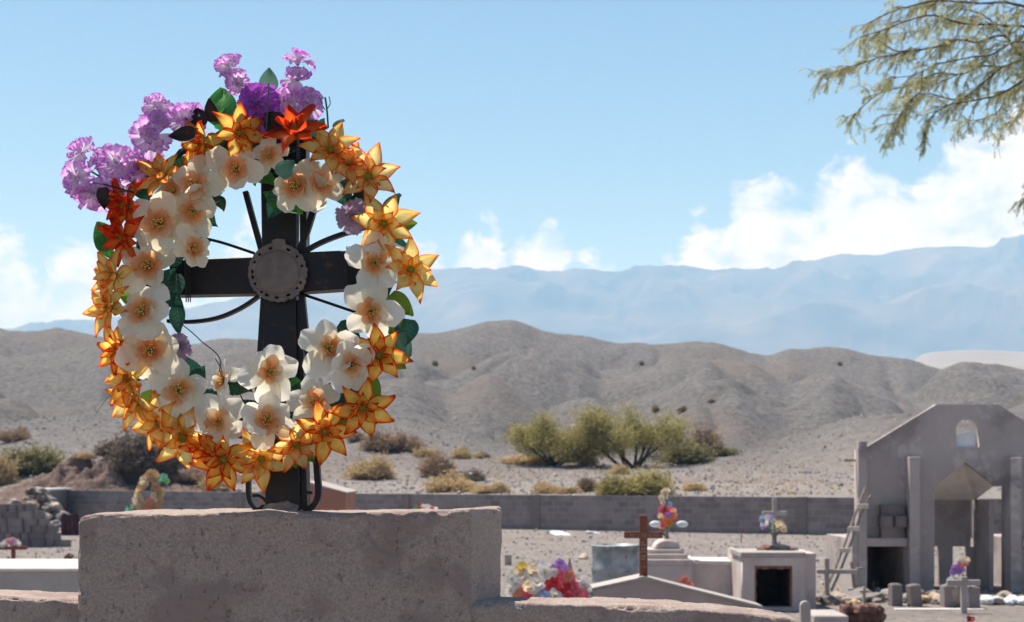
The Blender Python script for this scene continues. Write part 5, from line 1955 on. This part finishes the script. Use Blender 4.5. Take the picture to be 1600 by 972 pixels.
g.build('coping', MT['cement'], tt)
# small colourful flowers on a pale marker peeking over the tomb
D0 = 26.0
mk = MB()
mk.prism([(X(648, D0), 0), (X(690, D0), 0), (X(690, D0), Z(799, D0)), (X(668, D0), Z(795, D0)), (X(648, D0), Z(797, D0))], D0, D0 + 0.25)
tag(bevel(mk.build('grave_marker', MT['whitewash'], None, (X(668, D0), D0, 0)), 0.01), 'pale grave marker peeking over the right part of the foreground tomb', 'grave marker')
fs = thing('flower_spray', 'small green, red and white flower spray peeking over the foreground tomb', 'bouquet', (X(662, D0), D0, Z(798, D0)))
for px, py, r_, col in [(652, 793, 5, (0.15, 0.4, 0.12)), (656, 791, 5, RD), (662, 793, 6, WHT), (668, 793, 6, WHT), (674, 795, 5, PK), (680, 796, 5, WHT), (649, 796, 4, LBL), (660, 796, 4, YLW)]:
    blossom(fs, px, py, r_, col, D0 + 0.1)
# tan memorial wreath left
D0 = 25.0
tw = thing('memorial_wreath', 'tan teardrop shaped flower wreath on a stake, left of the large wreath', 'wreath', (X(228, D0), D0, 0))
loop = []
for k in range(27):
    a = 2 * math.pi * k / 27
    rx, ry = 15, 30
    x = 236 + rx * math.sin(a) * (1 - 0.35 * math.cos(a)) - 8 * (1 - math.cos(a)) * 0.5
    y = 772 - ry * math.cos(a)
    loop.append((x, y))
c = MB()
c.tube([P(x, y, D0) for x, y in loop + loop[:1]], 0.05, 7)
c.build('straw_ring', MT['dry_tan'], tw)
for x, y in loop:
    blossom(tw, x + rb.uniform(-2, 2), y + rb.uniform(-2, 2), rb.uniform(7, 10), TAN if rb.random() < 0.75 else CRM, D0 - 0.06)
for px, py, r_, col in [(203, 795, 7, (0.12, 0.42, 0.30)), (209, 799, 8, (0.12, 0.42, 0.30)), (216, 792, 7, CRM), (212, 785, 6, CRM), (199, 798, 5, LBL), (227, 795, 7, SAL), (234, 782, 6, SAL), (240, 774, 6, CRM), (224, 788, 6, TAN), (236, 792, 7, SAL), (246, 790, 6, TAN), (251, 783, 5, TAN), (258, 746, 6, (0.18, 0.52, 0.32)), (252, 750, 6, (0.18, 0.52, 0.32)), (261, 752, 5, (0.3, 0.55, 0.2)), (254, 744, 5, (0.2, 0.5, 0.42))]:
    blossom(tw, px, py, r_, col, D0 - 0.1)
for k in range(12):
    far_leaf(tw, rb.uniform(198, 245), rb.uniform(785, 803), 8, D0 - 0.05)
stem(tw, [Vector((X(240, D0), D0 + 0.06, 0)), P(240, 732, D0 + 0.06)], 0.022, 'wood', 'stake')
stem(tw, [P(240, 752, D0 + 0.02), P(256, 748, D0 - 0.05)], 0.008)
# wooden cross, bottom left
D0 = 31.0
lc = small_cross('short brown wooden cross with pink flowers, before the stacked blocks', 21, 884, 846, (0, 42), 856, D0, 6.0, 'rust_wood')
cr = thing('flower_bunch', 'pink and white flowers lying on the short brown cross', 'bouquet', (X(18, D0), D0, Z(853, D0)))
for px, py, r_, col in [(8, 848, 6, WHT), (14, 846, 6, (0.75, 0.36, 0.48)), (20, 845, 6, (0.75, 0.36, 0.48)), (26, 848, 6, WHT), (17, 851, 5, WHT), (4, 851, 5, WHT), (30, 851, 4, WHT), (22, 850, 5, PK)]:
    blossom(cr, px, py, r_, col, D0 - 0.05)
# white slab tomb, left
D0 = 12.0
st = thing('slab_tomb', 'pale flat topped slab tomb at the left edge behind the ledge', 'tomb', (X(40, D0), D0, 0))
g = MB()
g.box(X(-160, D0), X(142, D0), D0, D0 + 1.15, 0, Z(893.5, D0))
g.build('tomb_wall', MT['cement'], st)
g = MB()
g.box(X(-164, D0), X(146, D0), D0 - 0.02, D0 + 1.18, Z(893, D0), Z(890.5, D0) + .018)
bevel(g.build('top_slab', MT['whitewash'], st), 0.008)
# dark red planks against the wall end
for k in range(4):
    D1 = 45.0
    x = 97 + k * 6.4
    g = MB()
    g.box(X(x, D1), X(x + 5.8, D1), D1, D1 + 0.06, 0, Z(803 + rr.uniform(-1, 1.5), D1))
    o = tag(g.build('maroon_plank', MT['maroon'], None, (X(x + 3, D1), D1, 0)), 'dark maroon plank standing right of the block stack, %s of four from the left' % ('first', 'second', 'third', 'fourth')[k], 'plank', 'maroon planks by the wall end')
g = MB()
g.box(X(96, 45.1), X(124, 45.1), 45.07, 45.16, 0, Z(806, 45.1))
tag(g.build('plank_rack', MT['maroon'], None, (X(110, 45.1), 45.1, 0)), 'dark maroon board propping the planks beside the block stack', 'board')
# stack of concrete blocks
D0 = 38.5
rows = [(112, 0), (94, 0), (88, 0), (77, 0), (68, 0), (55, 0)]
ordn = ['bottom', 'second', 'third', 'fourth', 'fifth', 'top']
rs = random.Random(12)
for r_, (xr_, _) in enumerate(rows):
    x = X(xr_, D0) + rs.uniform(-.05, .05)
    n_ = 0
    while x > X(-40, D0):
        end = rs.random() < 0.45
        w_ = 0.2 if end else 0.4
        o = loose_block(x - w_ / 2, D0 + (0.0 if end else -0.1) + rs.uniform(-.02, .02), 0.096 + r_ * 0.193, (R(90) if end else 0) + rs.uniform(-.02, .02),
                        'grey block, %s row of the left block stack, %s from its right end' % (ordn[r_], ('outermost', 'second', 'third', 'fourth', 'fifth', 'sixth', 'seventh', 'eighth', 'ninth', 'tenth', 'eleventh', 'twelfth', 'thirteenth')[min(n_, 12)]), group='concrete blocks stacked at the left edge')
        x -= w_ + 0.02
        n_ += 1
# rubble heap behind the stack
for k in range(70):
    a, r_ = rq.random() * 6.283, math.sqrt(rq.random())
    hx, hy = r_ * math.cos(a), r_ * math.sin(a)
    if hy > 0.5:
        continue
    D1 = 52.0 + hy * 1.4
    z = 1.38 * (1 - r_ ** 1.6) + ground_z(X(55, D1) + hx * 1.5, D1) * 0.4
    s = rq.uniform(.22, .48)
    m = rq.choice(('rock', 'grey_rock', 'grey_rock'))
    hs_ = 'large' if s > 0.38 else 'small' if s < 0.29 else 'middling'
    hp = 'on top' if r_ < 0.45 else 'halfway up' if r_ < 0.75 else 'at the foot'
    hh = 'far left side' if hx < -.5 else 'left side' if hx < 0 else 'right side' if hx < .5 else 'far right side'
    rock('heap_stone', (X(55, D1) + hx * 1.35, D1, max(z, s * .2)), s, m, '%s %s stone %s of the left rubble heap, %s' % (hs_, 'pale' if m == 'rock' else 'grey', hp, hh), ('pale' if m == 'rock' else 'grey') + ' stones of the left rubble heap', 'stone', 0.85, 1.2)
bm = bmesh.new()
bmesh.ops.create_icosphere(bm, subdivisions=4, radius=1)
ctr = Vector((X(55, 52.2), 52.2, 0))
for v in bm.verts:
    v.co = Vector((v.co.x * 1.25, v.co.y * 1.2, v.co.z * 1.05)) * (1 + 0.12 * noise.fractal(v.co * 2, 1, 2, 3)) + ctr
tag(bm_obj('gravel_heap', bm, heap_m, None, ctr), kind='stuff')
# small scattered stones
for i, (px, py, s, m, lab) in enumerate(((912, 871, .22, 'rock', 'round white stone on the gravel left of the steel drum'), (878, 832, .55, 'plastic_white', 'flat white patch of plaster on the gravel, left one'), (927, 829, .45, 'plastic_white', 'flat white patch of plaster on the gravel, right one'),
                                        (1150, 855, .2, 'grey_rock', 'grey stone on the gravel left of the niche tomb'), (108, 870, .22, 'rust_stone', 'rust brown stone on the gravel near the block stack'))):
    D1 = CH * F / (py + 4 - HZ)
    rock('ground_stone', (X(px, D1), D1, 0.02 if s > .4 else s * .3), s * 1.1, m, lab, None, 'stone', 0.18 if s > .4 else 0.8, 1.5 if s > .4 else 1)
D1 = CH * F / (883 - HZ)
g = MB()
g.lathe((X(794, D1), D1, 0), [(0.075, 0), (0.08, 0.22), (0.085, 0.23), (0.07, 0.235), (0.065, 0.02)], 14)
tag(g.build('white_bucket', MT['cement'], None, (X(794, D1), D1, 0), True), 'small pale bucket on the gravel beside the foreground tomb edge', 'bucket')
g = MB()
D1 = CH * F / (848 - HZ)
g.tube([Vector((X(1158, D1), D1, 0)), P(1159, 826, D1)], 0.016, 6)
tag(g.build('red_stake', MT['brick'], None, (X(1158, D1), D1, 0)), 'thin red stake in the gravel left of the niche tomb', 'stake')

# ------------------------------------------------------------------ desert plants
def bush_mesh(seed, n, ln=1.0, spread=1.0, thick=0.010, leafy=0):
    """unit dome of fine crooked twigs, radius 1 wide, 1 high"""
    rnd = random.Random(seed)
    b = MB()
    lobes = [(rnd.uniform(-.55, .55), rnd.uniform(-.55, .55), rnd.uniform(0.5, 1.0)) for k in range(6)]
    for k in range(n):
        lx, ly, lh = rnd.choice(lobes)
        a = rnd.random() * 6.283
        el = math.asin(rnd.uniform(0.02, 1)) 
        r = rnd.uniform(0.5, 1.0)
        d = Vector((math.cos(a) * math.cos(el), math.sin(a) * math.cos(el), math.sin(el)))
        p = Vector((lx * 0.5 + rnd.gauss(0, .05), ly * 0.5 + rnd.gauss(0, .05), 0))
        tip = Vector((lx * 0.6 + d.x * 0.55 * r * spread, ly * 0.6 + d.y * 0.55 * r * spread, d.z * r * lh + 0.03))
        mid = p.lerp(tip, 0.5) + Vector((rnd.gauss(0, .07), rnd.gauss(0, .07), rnd.uniform(0, .12)))
        s_ = Vector((rnd.gauss(0, 1), rnd.gauss(0, 1), rnd.gauss(0, .4))).normalized() * thick
        b.face([p - s_, p + s_, mid + s_ * .8, mid - s_ * .8])
        b.face([mid - s_ * .8, mid + s_ * .8, tip])
        for j in range(3 + leafy):
            q_ = mid.lerp(tip, rnd.uniform(0.1, 1.05))
            e = q_ + Vector((rnd.gauss(0, .10), rnd.gauss(0, .10), rnd.gauss(0.03, .08)))
            w2 = Vector((rnd.gauss(0, 1), rnd.gauss(0, 1), rnd.gauss(0, 1))).normalized() * thick * (1.5 if leafy else 0.9)
            b.face([q_ - w2, q_ + w2, e])
    return b


BM_ = {}


def bush(px, py, rx, h, key, label, cat='bush', group=None, D=None, name='dry_bush'):
    """px,py: pixel of the base centre; rx half width and h height in px"""
    p = on_ground(px, py) if D is None else Vector((X(px, D), D, ground_z(X(px, D), D)))
    k = rb.randrange(3)
    if (k, key) not in BM_:
        BM_[(k, key)] = bush_mesh(50 + k, 750, thick=0.013, leafy=2).mesh('bush', MT[key], False, None, False)
    o = link(name, BM_[(k, key)])
    D_ = p.y
    o.location = p - Vector((0, 0, 0.05))
    o.rotation_euler = (0, 0, rb.random() * 6)
    sx = rx * D_ / F * 1.5
    o.scale = (sx, sx, h * D_ / F * 1.25)
    return tag(o, label, cat, group)


for px, py, rx, h, key, lab in [
    (573, 748, 37, 36, 'dry_tan', 'rounded straw coloured bush nearest the large wreath on its right'),
    (600, 703, 32, 32, 'dry_brown', 'brown bush on the slope, left of the pair beside the wreath'), (640, 705, 26, 30, 'dry_brown', 'brown bush on the slope, right of the pair beside the wreath'),
    (686, 745, 38, 36, 'dry_brown', 'mid brown rounded bush behind the middle of the block wall'), (668, 715, 24, 16, 'dry_tan', 'low tan bush above the mid brown rounded bush'),
    (719, 717, 16, 20, 'dry_tan', 'small upright tan tuft right of the low tan bush'), (700, 768, 42, 30, 'dry_tan', 'tan tuft at the wall top below the mid brown bush'),
    (762, 770, 30, 18, 'dry_tan', 'low tan tuft at the wall top by the white bag'), (740, 752, 22, 18, 'dry_dark', 'dark flattened bush holding a white bag'),
    (854, 771, 26, 20, 'dry_tan', 'tan tuft at the wall top left of the dark brown tuft'), (917, 768, 18, 26, 'dry_brown', 'dark brown tuft at the wall top'), (890, 772, 20, 14, 'dry_tan', 'flat tan tuft just left of the dark brown tuft'),
    (962, 774, 32, 34, 'straw_green', 'yellowish bush at the wall top, left of the green one'), (1010, 774, 42, 42, 'straw_green', 'yellow green bush at the wall top behind the vase bouquet'),
    (1080, 766, 26, 14, 'dry_tan', 'low tan tuft right of the yellow green bush'), (965, 742, 18, 18, 'dry_tan', 'tan tuft under the fork of the right green tree'),
    (815, 725, 40, 16, 'dry_tan', 'low tan grass under the left green tree'), (850, 724, 34, 16, 'dry_tan', 'low tan grass at the stems of the left green tree'), (1098, 714, 34, 46, 'dry_brown', 'reddish brown bush right of the two green trees'),
    (918, 728, 18, 18, 'dry_tan', 'tan grass tuft in the gap between the two green trees'), (1075, 724, 44, 36, 'olive_bush', 'olive scrub at the right foot of the two green trees'), (1120, 712, 40, 14, 'olive_bush', 'low olive scrub fading right of the brown bush'), (755, 714, 10, 10, 'dry_brown', 'tiny brown tuft left of the two green trees'), (745, 716, 9, 9, 'dry_tan', 'tiny tan tuft left of the two green trees'),
    (20, 690, 26, 24, 'dry_brown', 'upright brown bush at the far left above the olive scrub'), (48, 740, 58, 46, 'olive_bush', 'wide olive scrub at the far left'), (4, 757, 24, 44, 'dry_tan', 'straw coloured bush cut by the left edge'),
    (128, 728, 20, 12, 'dry_tan', 'low yellow tuft right of the olive scrub'), (218, 742, 48, 62, 'dry_dark', 'dark brushy bush on the earth heap left of the wreath'), (180, 716, 34, 30, 'dry_dark', 'ragged dark bush on the left side of the earth heap'), (262, 738, 34, 36, 'dry_dark', 'dark grey bush right side of the earth heap'),
    (338, 768, 28, 26, 'dry_tan', 'tan tuft at the wall top under the wreath'), (300, 752, 30, 18, 'dry_brown', 'low brown tuft behind the wall, left under the wreath'), (300, 700, 26, 22, 'dry_brown', 'small brown bush on the slope behind the wreath bottom'),
    (680, 572, 6, 8, 'dry_brown', 'tiny dark bush high on the hill right of the wreath'), (741, 577, 5, 6, 'dry_brown', 'tiny bush high on the hill, above the left green tree'), (1003, 570, 5, 7, 'dry_brown', 'tiny bush in the upper hill gully'), (1312, 570, 5, 6, 'dry_brown', 'tiny bush below the right hill crest'),
    (1025, 642, 8, 10, 'dry_brown', 'brown tuft on the hill behind the right tree, left one'), (1066, 642, 8, 9, 'dry_brown', 'brown tuft on the hill behind the right tree, right one'), (1110, 630, 7, 7, 'dry_brown', 'flat tuft on the hill above the brown bush'), (556, 690, 16, 16, 'dry_brown', 'small grey brown tuft touching the wreath edge')]:
    bush(px, py, rx, h, key, lab)
# white bag caught in the dark bush
p = on_ground(735, 750)
rock('white_bag', p + Vector((0, -0.35, 0.25)), 0.42, 'plastic_white', 'scrap of white plastic caught in the dark flattened bush', None, 'bag', 0.6, 1.2)


def limb_path(p, d, L, rnd, n=6, wob=0.12, up=0.0):
    pts = [p.copy()]
    for k in range(n):
        d = (d + Vector((rnd.gauss(0, wob), rnd.gauss(0, wob), rnd.gauss(0, wob) + up))).normalized()
        pts.append(pts[-1] + d * (L / n))
    return pts, d


def green_tree(px, py, rxpx, hpx, seed, label, stems, lo=0.02, low=0.05, leaves=40):
    p0 = on_ground(px, py)
    D = p0.y
    W, H = rxpx * D / F, hpx * D / F
    t = thing('green_tree', label, 'tree', p0)
    rnd = random.Random(seed)
    tr = MB()
    fo = MB()
    tips = []
    for s in range(stems):
        a = math.pi * (lo + (1 - 2 * lo) * (s + rnd.uniform(.2, .8)) / stems)
        d = Vector((-math.cos(a) * 0.95, rnd.uniform(-.55, .55), 0.28 + 0.60 * math.sin(a))).normalized()
        L = 0.62 * (W * abs(math.cos(a)) + H * math.sin(a)) + 0.15 * H
        start = p0 + Vector((rnd.uniform(-.14, .14) * W, rnd.uniform(-.1, .1) * W, -0.1))
        pts, dd = limb_path(start, d, L, rnd, 6, 0.13, 0.06)
        r0 = 0.045 * H * rnd.uniform(.8, 1.15)
        tr.tube(pts, [lerp(r0, r0 * 0.4, k / 6) for k in range(7)], 6)
        for k in range(6):
            q_ = pts[rnd.randrange(3, 7)]
            d2 = (dd + Vector((rnd.gauss(0, .6), rnd.gauss(0, .6), rnd.gauss(0.15, .4)))).normalized()
            pt2, d3 = limb_path(q_, d2, L * rnd.uniform(.30, .55), rnd, 5, 0.2, 0.02)
            tr.tube(pt2, [lerp(r0 * 0.4, r0 * 0.1, j / 5) for j in range(6)], 5)
            tips += [pt2[3], pt2[4], pt2[5]]
            for j in range(3):
                d4 = (d3 + Vector((rnd.gauss(0, .8), rnd.gauss(0, .8), rnd.gauss(0, .6)))).normalized()
                pt3, _ = limb_path(pt2[rnd.randrange(2, 6)], d4, L * rnd.uniform(.15, .3), rnd, 3, 0.25)
                tr.tube(pt3, [r0 * 0.12, r0 * 0.09, r0 * 0.06, r0 * 0.03], 4)
                tips += pt3[1:]
    tr.build('trunk', MT['dark_bark'], t)
    for q_ in tips:
        for k in range(leaves):
            c_ = q_ + Vector((rnd.gauss(0, .13 * W), rnd.gauss(0, .13 * W), rnd.gauss(-low * H, .10 * H)))
            if c_.z < p0.z + 0.05 * H:
                continue
            u = Vector((rnd.gauss(0, 1), rnd.gauss(0, 1), rnd.gauss(0.5, .9))).normalized()
            v = u.cross(Vector((rnd.gauss(0, 1), rnd.gauss(0, 1), rnd.gauss(0, 1)))).normalized()
            l_ = rnd.uniform(.06, .14)
            fo.face([c_ - v * l_ * .20, c_ + u * l_, c_ + v * l_ * .20, c_ - u * l_ * .6])
    fo.build('crown', MT['verde_leaf'], t, fix=False)
    return t


green_tree(862, 727, 72, 52, 5, 'low spreading yellow green tree, left of the pair on the slope', 8, 0.02, 0.06, 42)
green_tree(985, 732, 78, 76, 9, 'taller yellow green tree with dark forked trunks, right of the pair', 8, 0.06, 0.0, 38)

# ------------------------------------------------------------------ overhanging algarrobo
D0 = 11.5
ac = thing('algarrobo_tree', 'feathery branches of a desert tree hanging in from the upper right', 'tree', (X(2080, D0), D0 + 0.4, 0))
rnd = random.Random(77)
conv = lambda pts: [(1258 + u / 2.858, v / 2.858 - 18) for u, v in pts]
mains = [([(1130, 110), (1029, 95), (900, 65), (780, 65), (600, 55), (480, 75), (380, 110), (290, 150)], .024, 0.2),
         ([(1130, 190), (1029, 180), (900, 165), (780, 160), (690, 155), (570, 120), (440, 150), (330, 190), (240, 215)], .022, -0.3),
         ([(1130, 330), (1029, 320), (950, 290), (890, 210), (780, 240), (690, 230), (560, 265), (420, 280), (330, 235)], .026, 0.0),
         ([(1130, 320), (1029, 315), (960, 320), (880, 350), (780, 350), (700, 380), (590, 380), (480, 430), (330, 470), (215, 570)], .022, 0.45),
         ([(1130, 345), (1029, 370), (900, 460), (760, 500), (640, 520), (560, 580), (530, 640)], .018, -0.15),
         ([(690, 230), (570, 265), (420, 290), (320, 310), (240, 340), (170, 360), (85, 390)], .012, 0.05),
         ([(1130, 380), (1029, 400), (960, 450), (900, 480), (850, 560), (700, 600)], .016, 0.6),
         ([(1130, 20), (1029, 10), (900, -30), (760, -30), (620, 20), (560, 60)], .02, 0.35),
         ([(1130, 250), (1029, 245), (930, 240), (840, 290), (740, 310), (620, 330), (500, 380), (390, 400)], .018, -0.5),
         ([(1130, 450), (1029, 470), (980, 540), (900, 610)], .014, 0.3),
         ([(890, 210), (800, 120), (700, 90), (620, 130), (500, 190), (350, 200)], .012, 0.5), ([(880, 350), (780, 430), (680, 500), (560, 470), (470, 500), (420, 590)], .012, 0.25),
         ([(1130, 800), (1050, 830), (1020, 880), (1005, 930)], .006, -0.2),
         ([(1130, -60), (1000, -60), (850, -90), (700, -60)], .02, 0.1), ([(700, 380), (600, 420), (500, 470), (430, 560), (405, 630)], .010, 0.15)]
twigs = MB()
fronds = MB()


def frond(p, d, L):
    """feathery pinnate leaf: thin rachis with pairs of small leaflets"""
    d = (d + Vector((0, 0, -0.25))).normalized()
    n = 8
    side = d.cross(Vector((rnd.gauss(0, 1), rnd.gauss(0, 1), rnd.gauss(0, .5)))).normalized()
    q_ = p.copy()
    dd = d.copy()
    w_ = side * 0.0016
    for k in range(n):
        nx = q_ + dd * (L / n)
        if k % 3 == 0:
            nx3 = q_ + dd * (L / n * 3)
            fronds.face([q_ - w_, q_ + w_, nx3 + w_ * .6, nx3 - w_ * .6])
        for s in (-1, 1):
            e = (side * s + dd * 0.55 + Vector((rnd.gauss(0, .15), rnd.gauss(0, .15), rnd.gauss(-.1, .15)))).normalized()
            ll = rnd.uniform(.012, .024)
            b_ = dd * 0.0020
            fronds.face([nx - b_, nx + e * ll * .6 - b_ * 1.2, nx + e * ll, nx + e * ll * .6 + b_ * 1.2, nx + b_])
        dd = (dd + Vector((0, 0, -0.035))).normalized()
        q_ = nx


for pts, r0, dy in mains:
    px = conv(pts)
    n = len(px)
    w3 = [P(a, b_, D0 + dy * (0.4 + 0.6 * k / (n - 1))) for k, (a, b_) in enumerate(px)]
    w3 = smooth_path(w3, 4)
    w3 = [p_ + Vector((0, 0, 0.012 * noise.noise(p_ * 6))) for p_ in w3]
    N_ = len(w3)
    c = MB()
    c.tube(w3, [lerp(r0 * .55, r0 * 0.16, k / (N_ - 1)) for k in range(N_)], 6)
    c.build('branch', MT['bark'], ac, None, True)
    tot = 0
    for k in range(1 if r0 > .006 else N_ // 2, N_):
        seg = (w3[k] - w3[k - 1])
        tot += seg.length
        t = k / N_
        for j in range(2 if rnd.random() < 0.35 else 1):
            d = (seg.normalized() * rnd.uniform(.3, 1.0) + Vector((rnd.gauss(-.15, .35), rnd.gauss(0, .5), rnd.gauss(-.10, .42)))).normalized()
            L = rnd.uniform(.10, .30) * (0.75 + 0.4 * (1 - t))
            tp, de = limb_path(w3[k], d, L, rnd, 5, 0.20, -0.05)
            twigs.tube(tp, [0.0034, 0.003, 0.0026, 0.0022, 0.0018, 0.0012], 4)
            for i in range(1, 6):
                for _ in range(2 if rnd.random() < 0.40 else 1):
                    fd = ((tp[i] - tp[i - 1]).normalized() * 0.7 + Vector((rnd.gauss(-.1, .5), rnd.gauss(0, .5), rnd.gauss(-.35, .4)))).normalized()
                    frond(tp[i], fd, rnd.uniform(.05, .11))
    for _ in range(3):
        frond(w3[-1], (w3[-1] - w3[-2]).normalized() + Vector((rnd.gauss(0, .3), rnd.gauss(0, .3), rnd.gauss(-.3, .3))), .15)
tag(twigs.build('twigs', MT['bark'], ac, fix=False), kind='stuff')
tag(fronds.build('foliage', MT['acacia_leaf'], ac, fix=False), kind='stuff')
c = MB()
base = Vector((X(2080, D0), D0 + 0.4, -0.1))
crown = Vector((X(1930, D0), D0 + 0.1, 3.3))
c.tube(smooth_path([base, base + Vector((-.15, 0, 1.2)), base + Vector((-.4, -.2, 2.4)), crown], 4), [lerp(.20, .11, k / 12) for k in range(13)], 10)
c.build('trunk', MT['bark'], ac, None, True)
for pts, r0, dy in mains:
    if pts[0][0] < 1100:
        continue
    e = P(*conv(pts[:1])[0], D0 + dy * 0.4)
    c = MB()
    c.tube(smooth_path([crown, crown.lerp(e, .5) + Vector((0, 0, .25)), e], 5), [lerp(.08, r0 * .8, k / 10) for k in range(11)], 7)
    c.build('limb', MT['bark'], ac, None, True)

# ------------------------------------------------------------------ loose pebbles and dry litter on the ground
def scatter(name, m, n, seed, smin, smax, region, hmul=0.6):
    rnd = random.Random(seed)
    b = MB()
    k = 0
    while k < n:
        x, D = region(rnd)
        if abs(D - wall_depth(800 + x * F / D)) < 0.4:
            continue
        k += 1
        z = ground_z(x, D, False)
        s_ = rnd.uniform(smin, smax) * (1 if rnd.random() < .85 else 1.8)
        a0 = rnd.random() * 6
        base = [Vector((x + s_ * rnd.uniform(.6, 1) * math.cos(a0 + q * 1.57), D + s_ * rnd.uniform(.6, 1) * math.sin(a0 + q * 1.57), z - 0.02)) for q in range(4)]
        top = [p.lerp(Vector((x, D, z)), rnd.uniform(.25, .6)) + Vector((0, 0, s_ * hmul * rnd.uniform(.6, 1.2) + 0.02)) for p in base]
        b.hexa(base + top)
    return tag(b.build(name, m, fix=False), kind='stuff')


def near(rnd):
    D = rnd.uniform(22, 50)
    return X(rnd.uniform(-40, 1640), D), D


def far(rnd):
    D = 52 * (120 / 52) ** (rnd.random())
    return X(rnd.uniform(-80, 1680), D), D


peb = leafmat('pebble_stone', (0.21, 0.185, 0.17), (0.46, 0.41, 0.37), 0.0, 0.2, 0.95)
scatter('pebbles', peb, 3500, 5, 0.015, 0.05, near)
scatter('slope_stones', peb, 9000, 6, 0.03, 0.10, far)
lit = MB()
rt = random.Random(17)
k = 0
while k < 900:
    x, D = far(rt)
    if D - wall_depth(800 + x * F / D) < 0.6 or noise.noise(Vector((x * .12, D * .12, 4))) < 0.02:
        continue
    k += 1
    z = ground_z(x, D, False)
    h_ = rt.uniform(.08, .26)
    for q in range(9):
        a = rt.random() * 6.283
        p_ = Vector((x + rt.gauss(0, .08), D + rt.gauss(0, .08), z - .01))
        w_ = Vector((math.cos(a), math.sin(a), 0)) * 0.018
        lit.face([p_ - w_, p_ + w_, p_ + Vector((rt.gauss(0, .10), rt.gauss(0, .10), h_ * rt.uniform(.5, 1.1)))])
tag(lit.build('dry_grass', MT['dry_tan'], fix=False), kind='stuff')
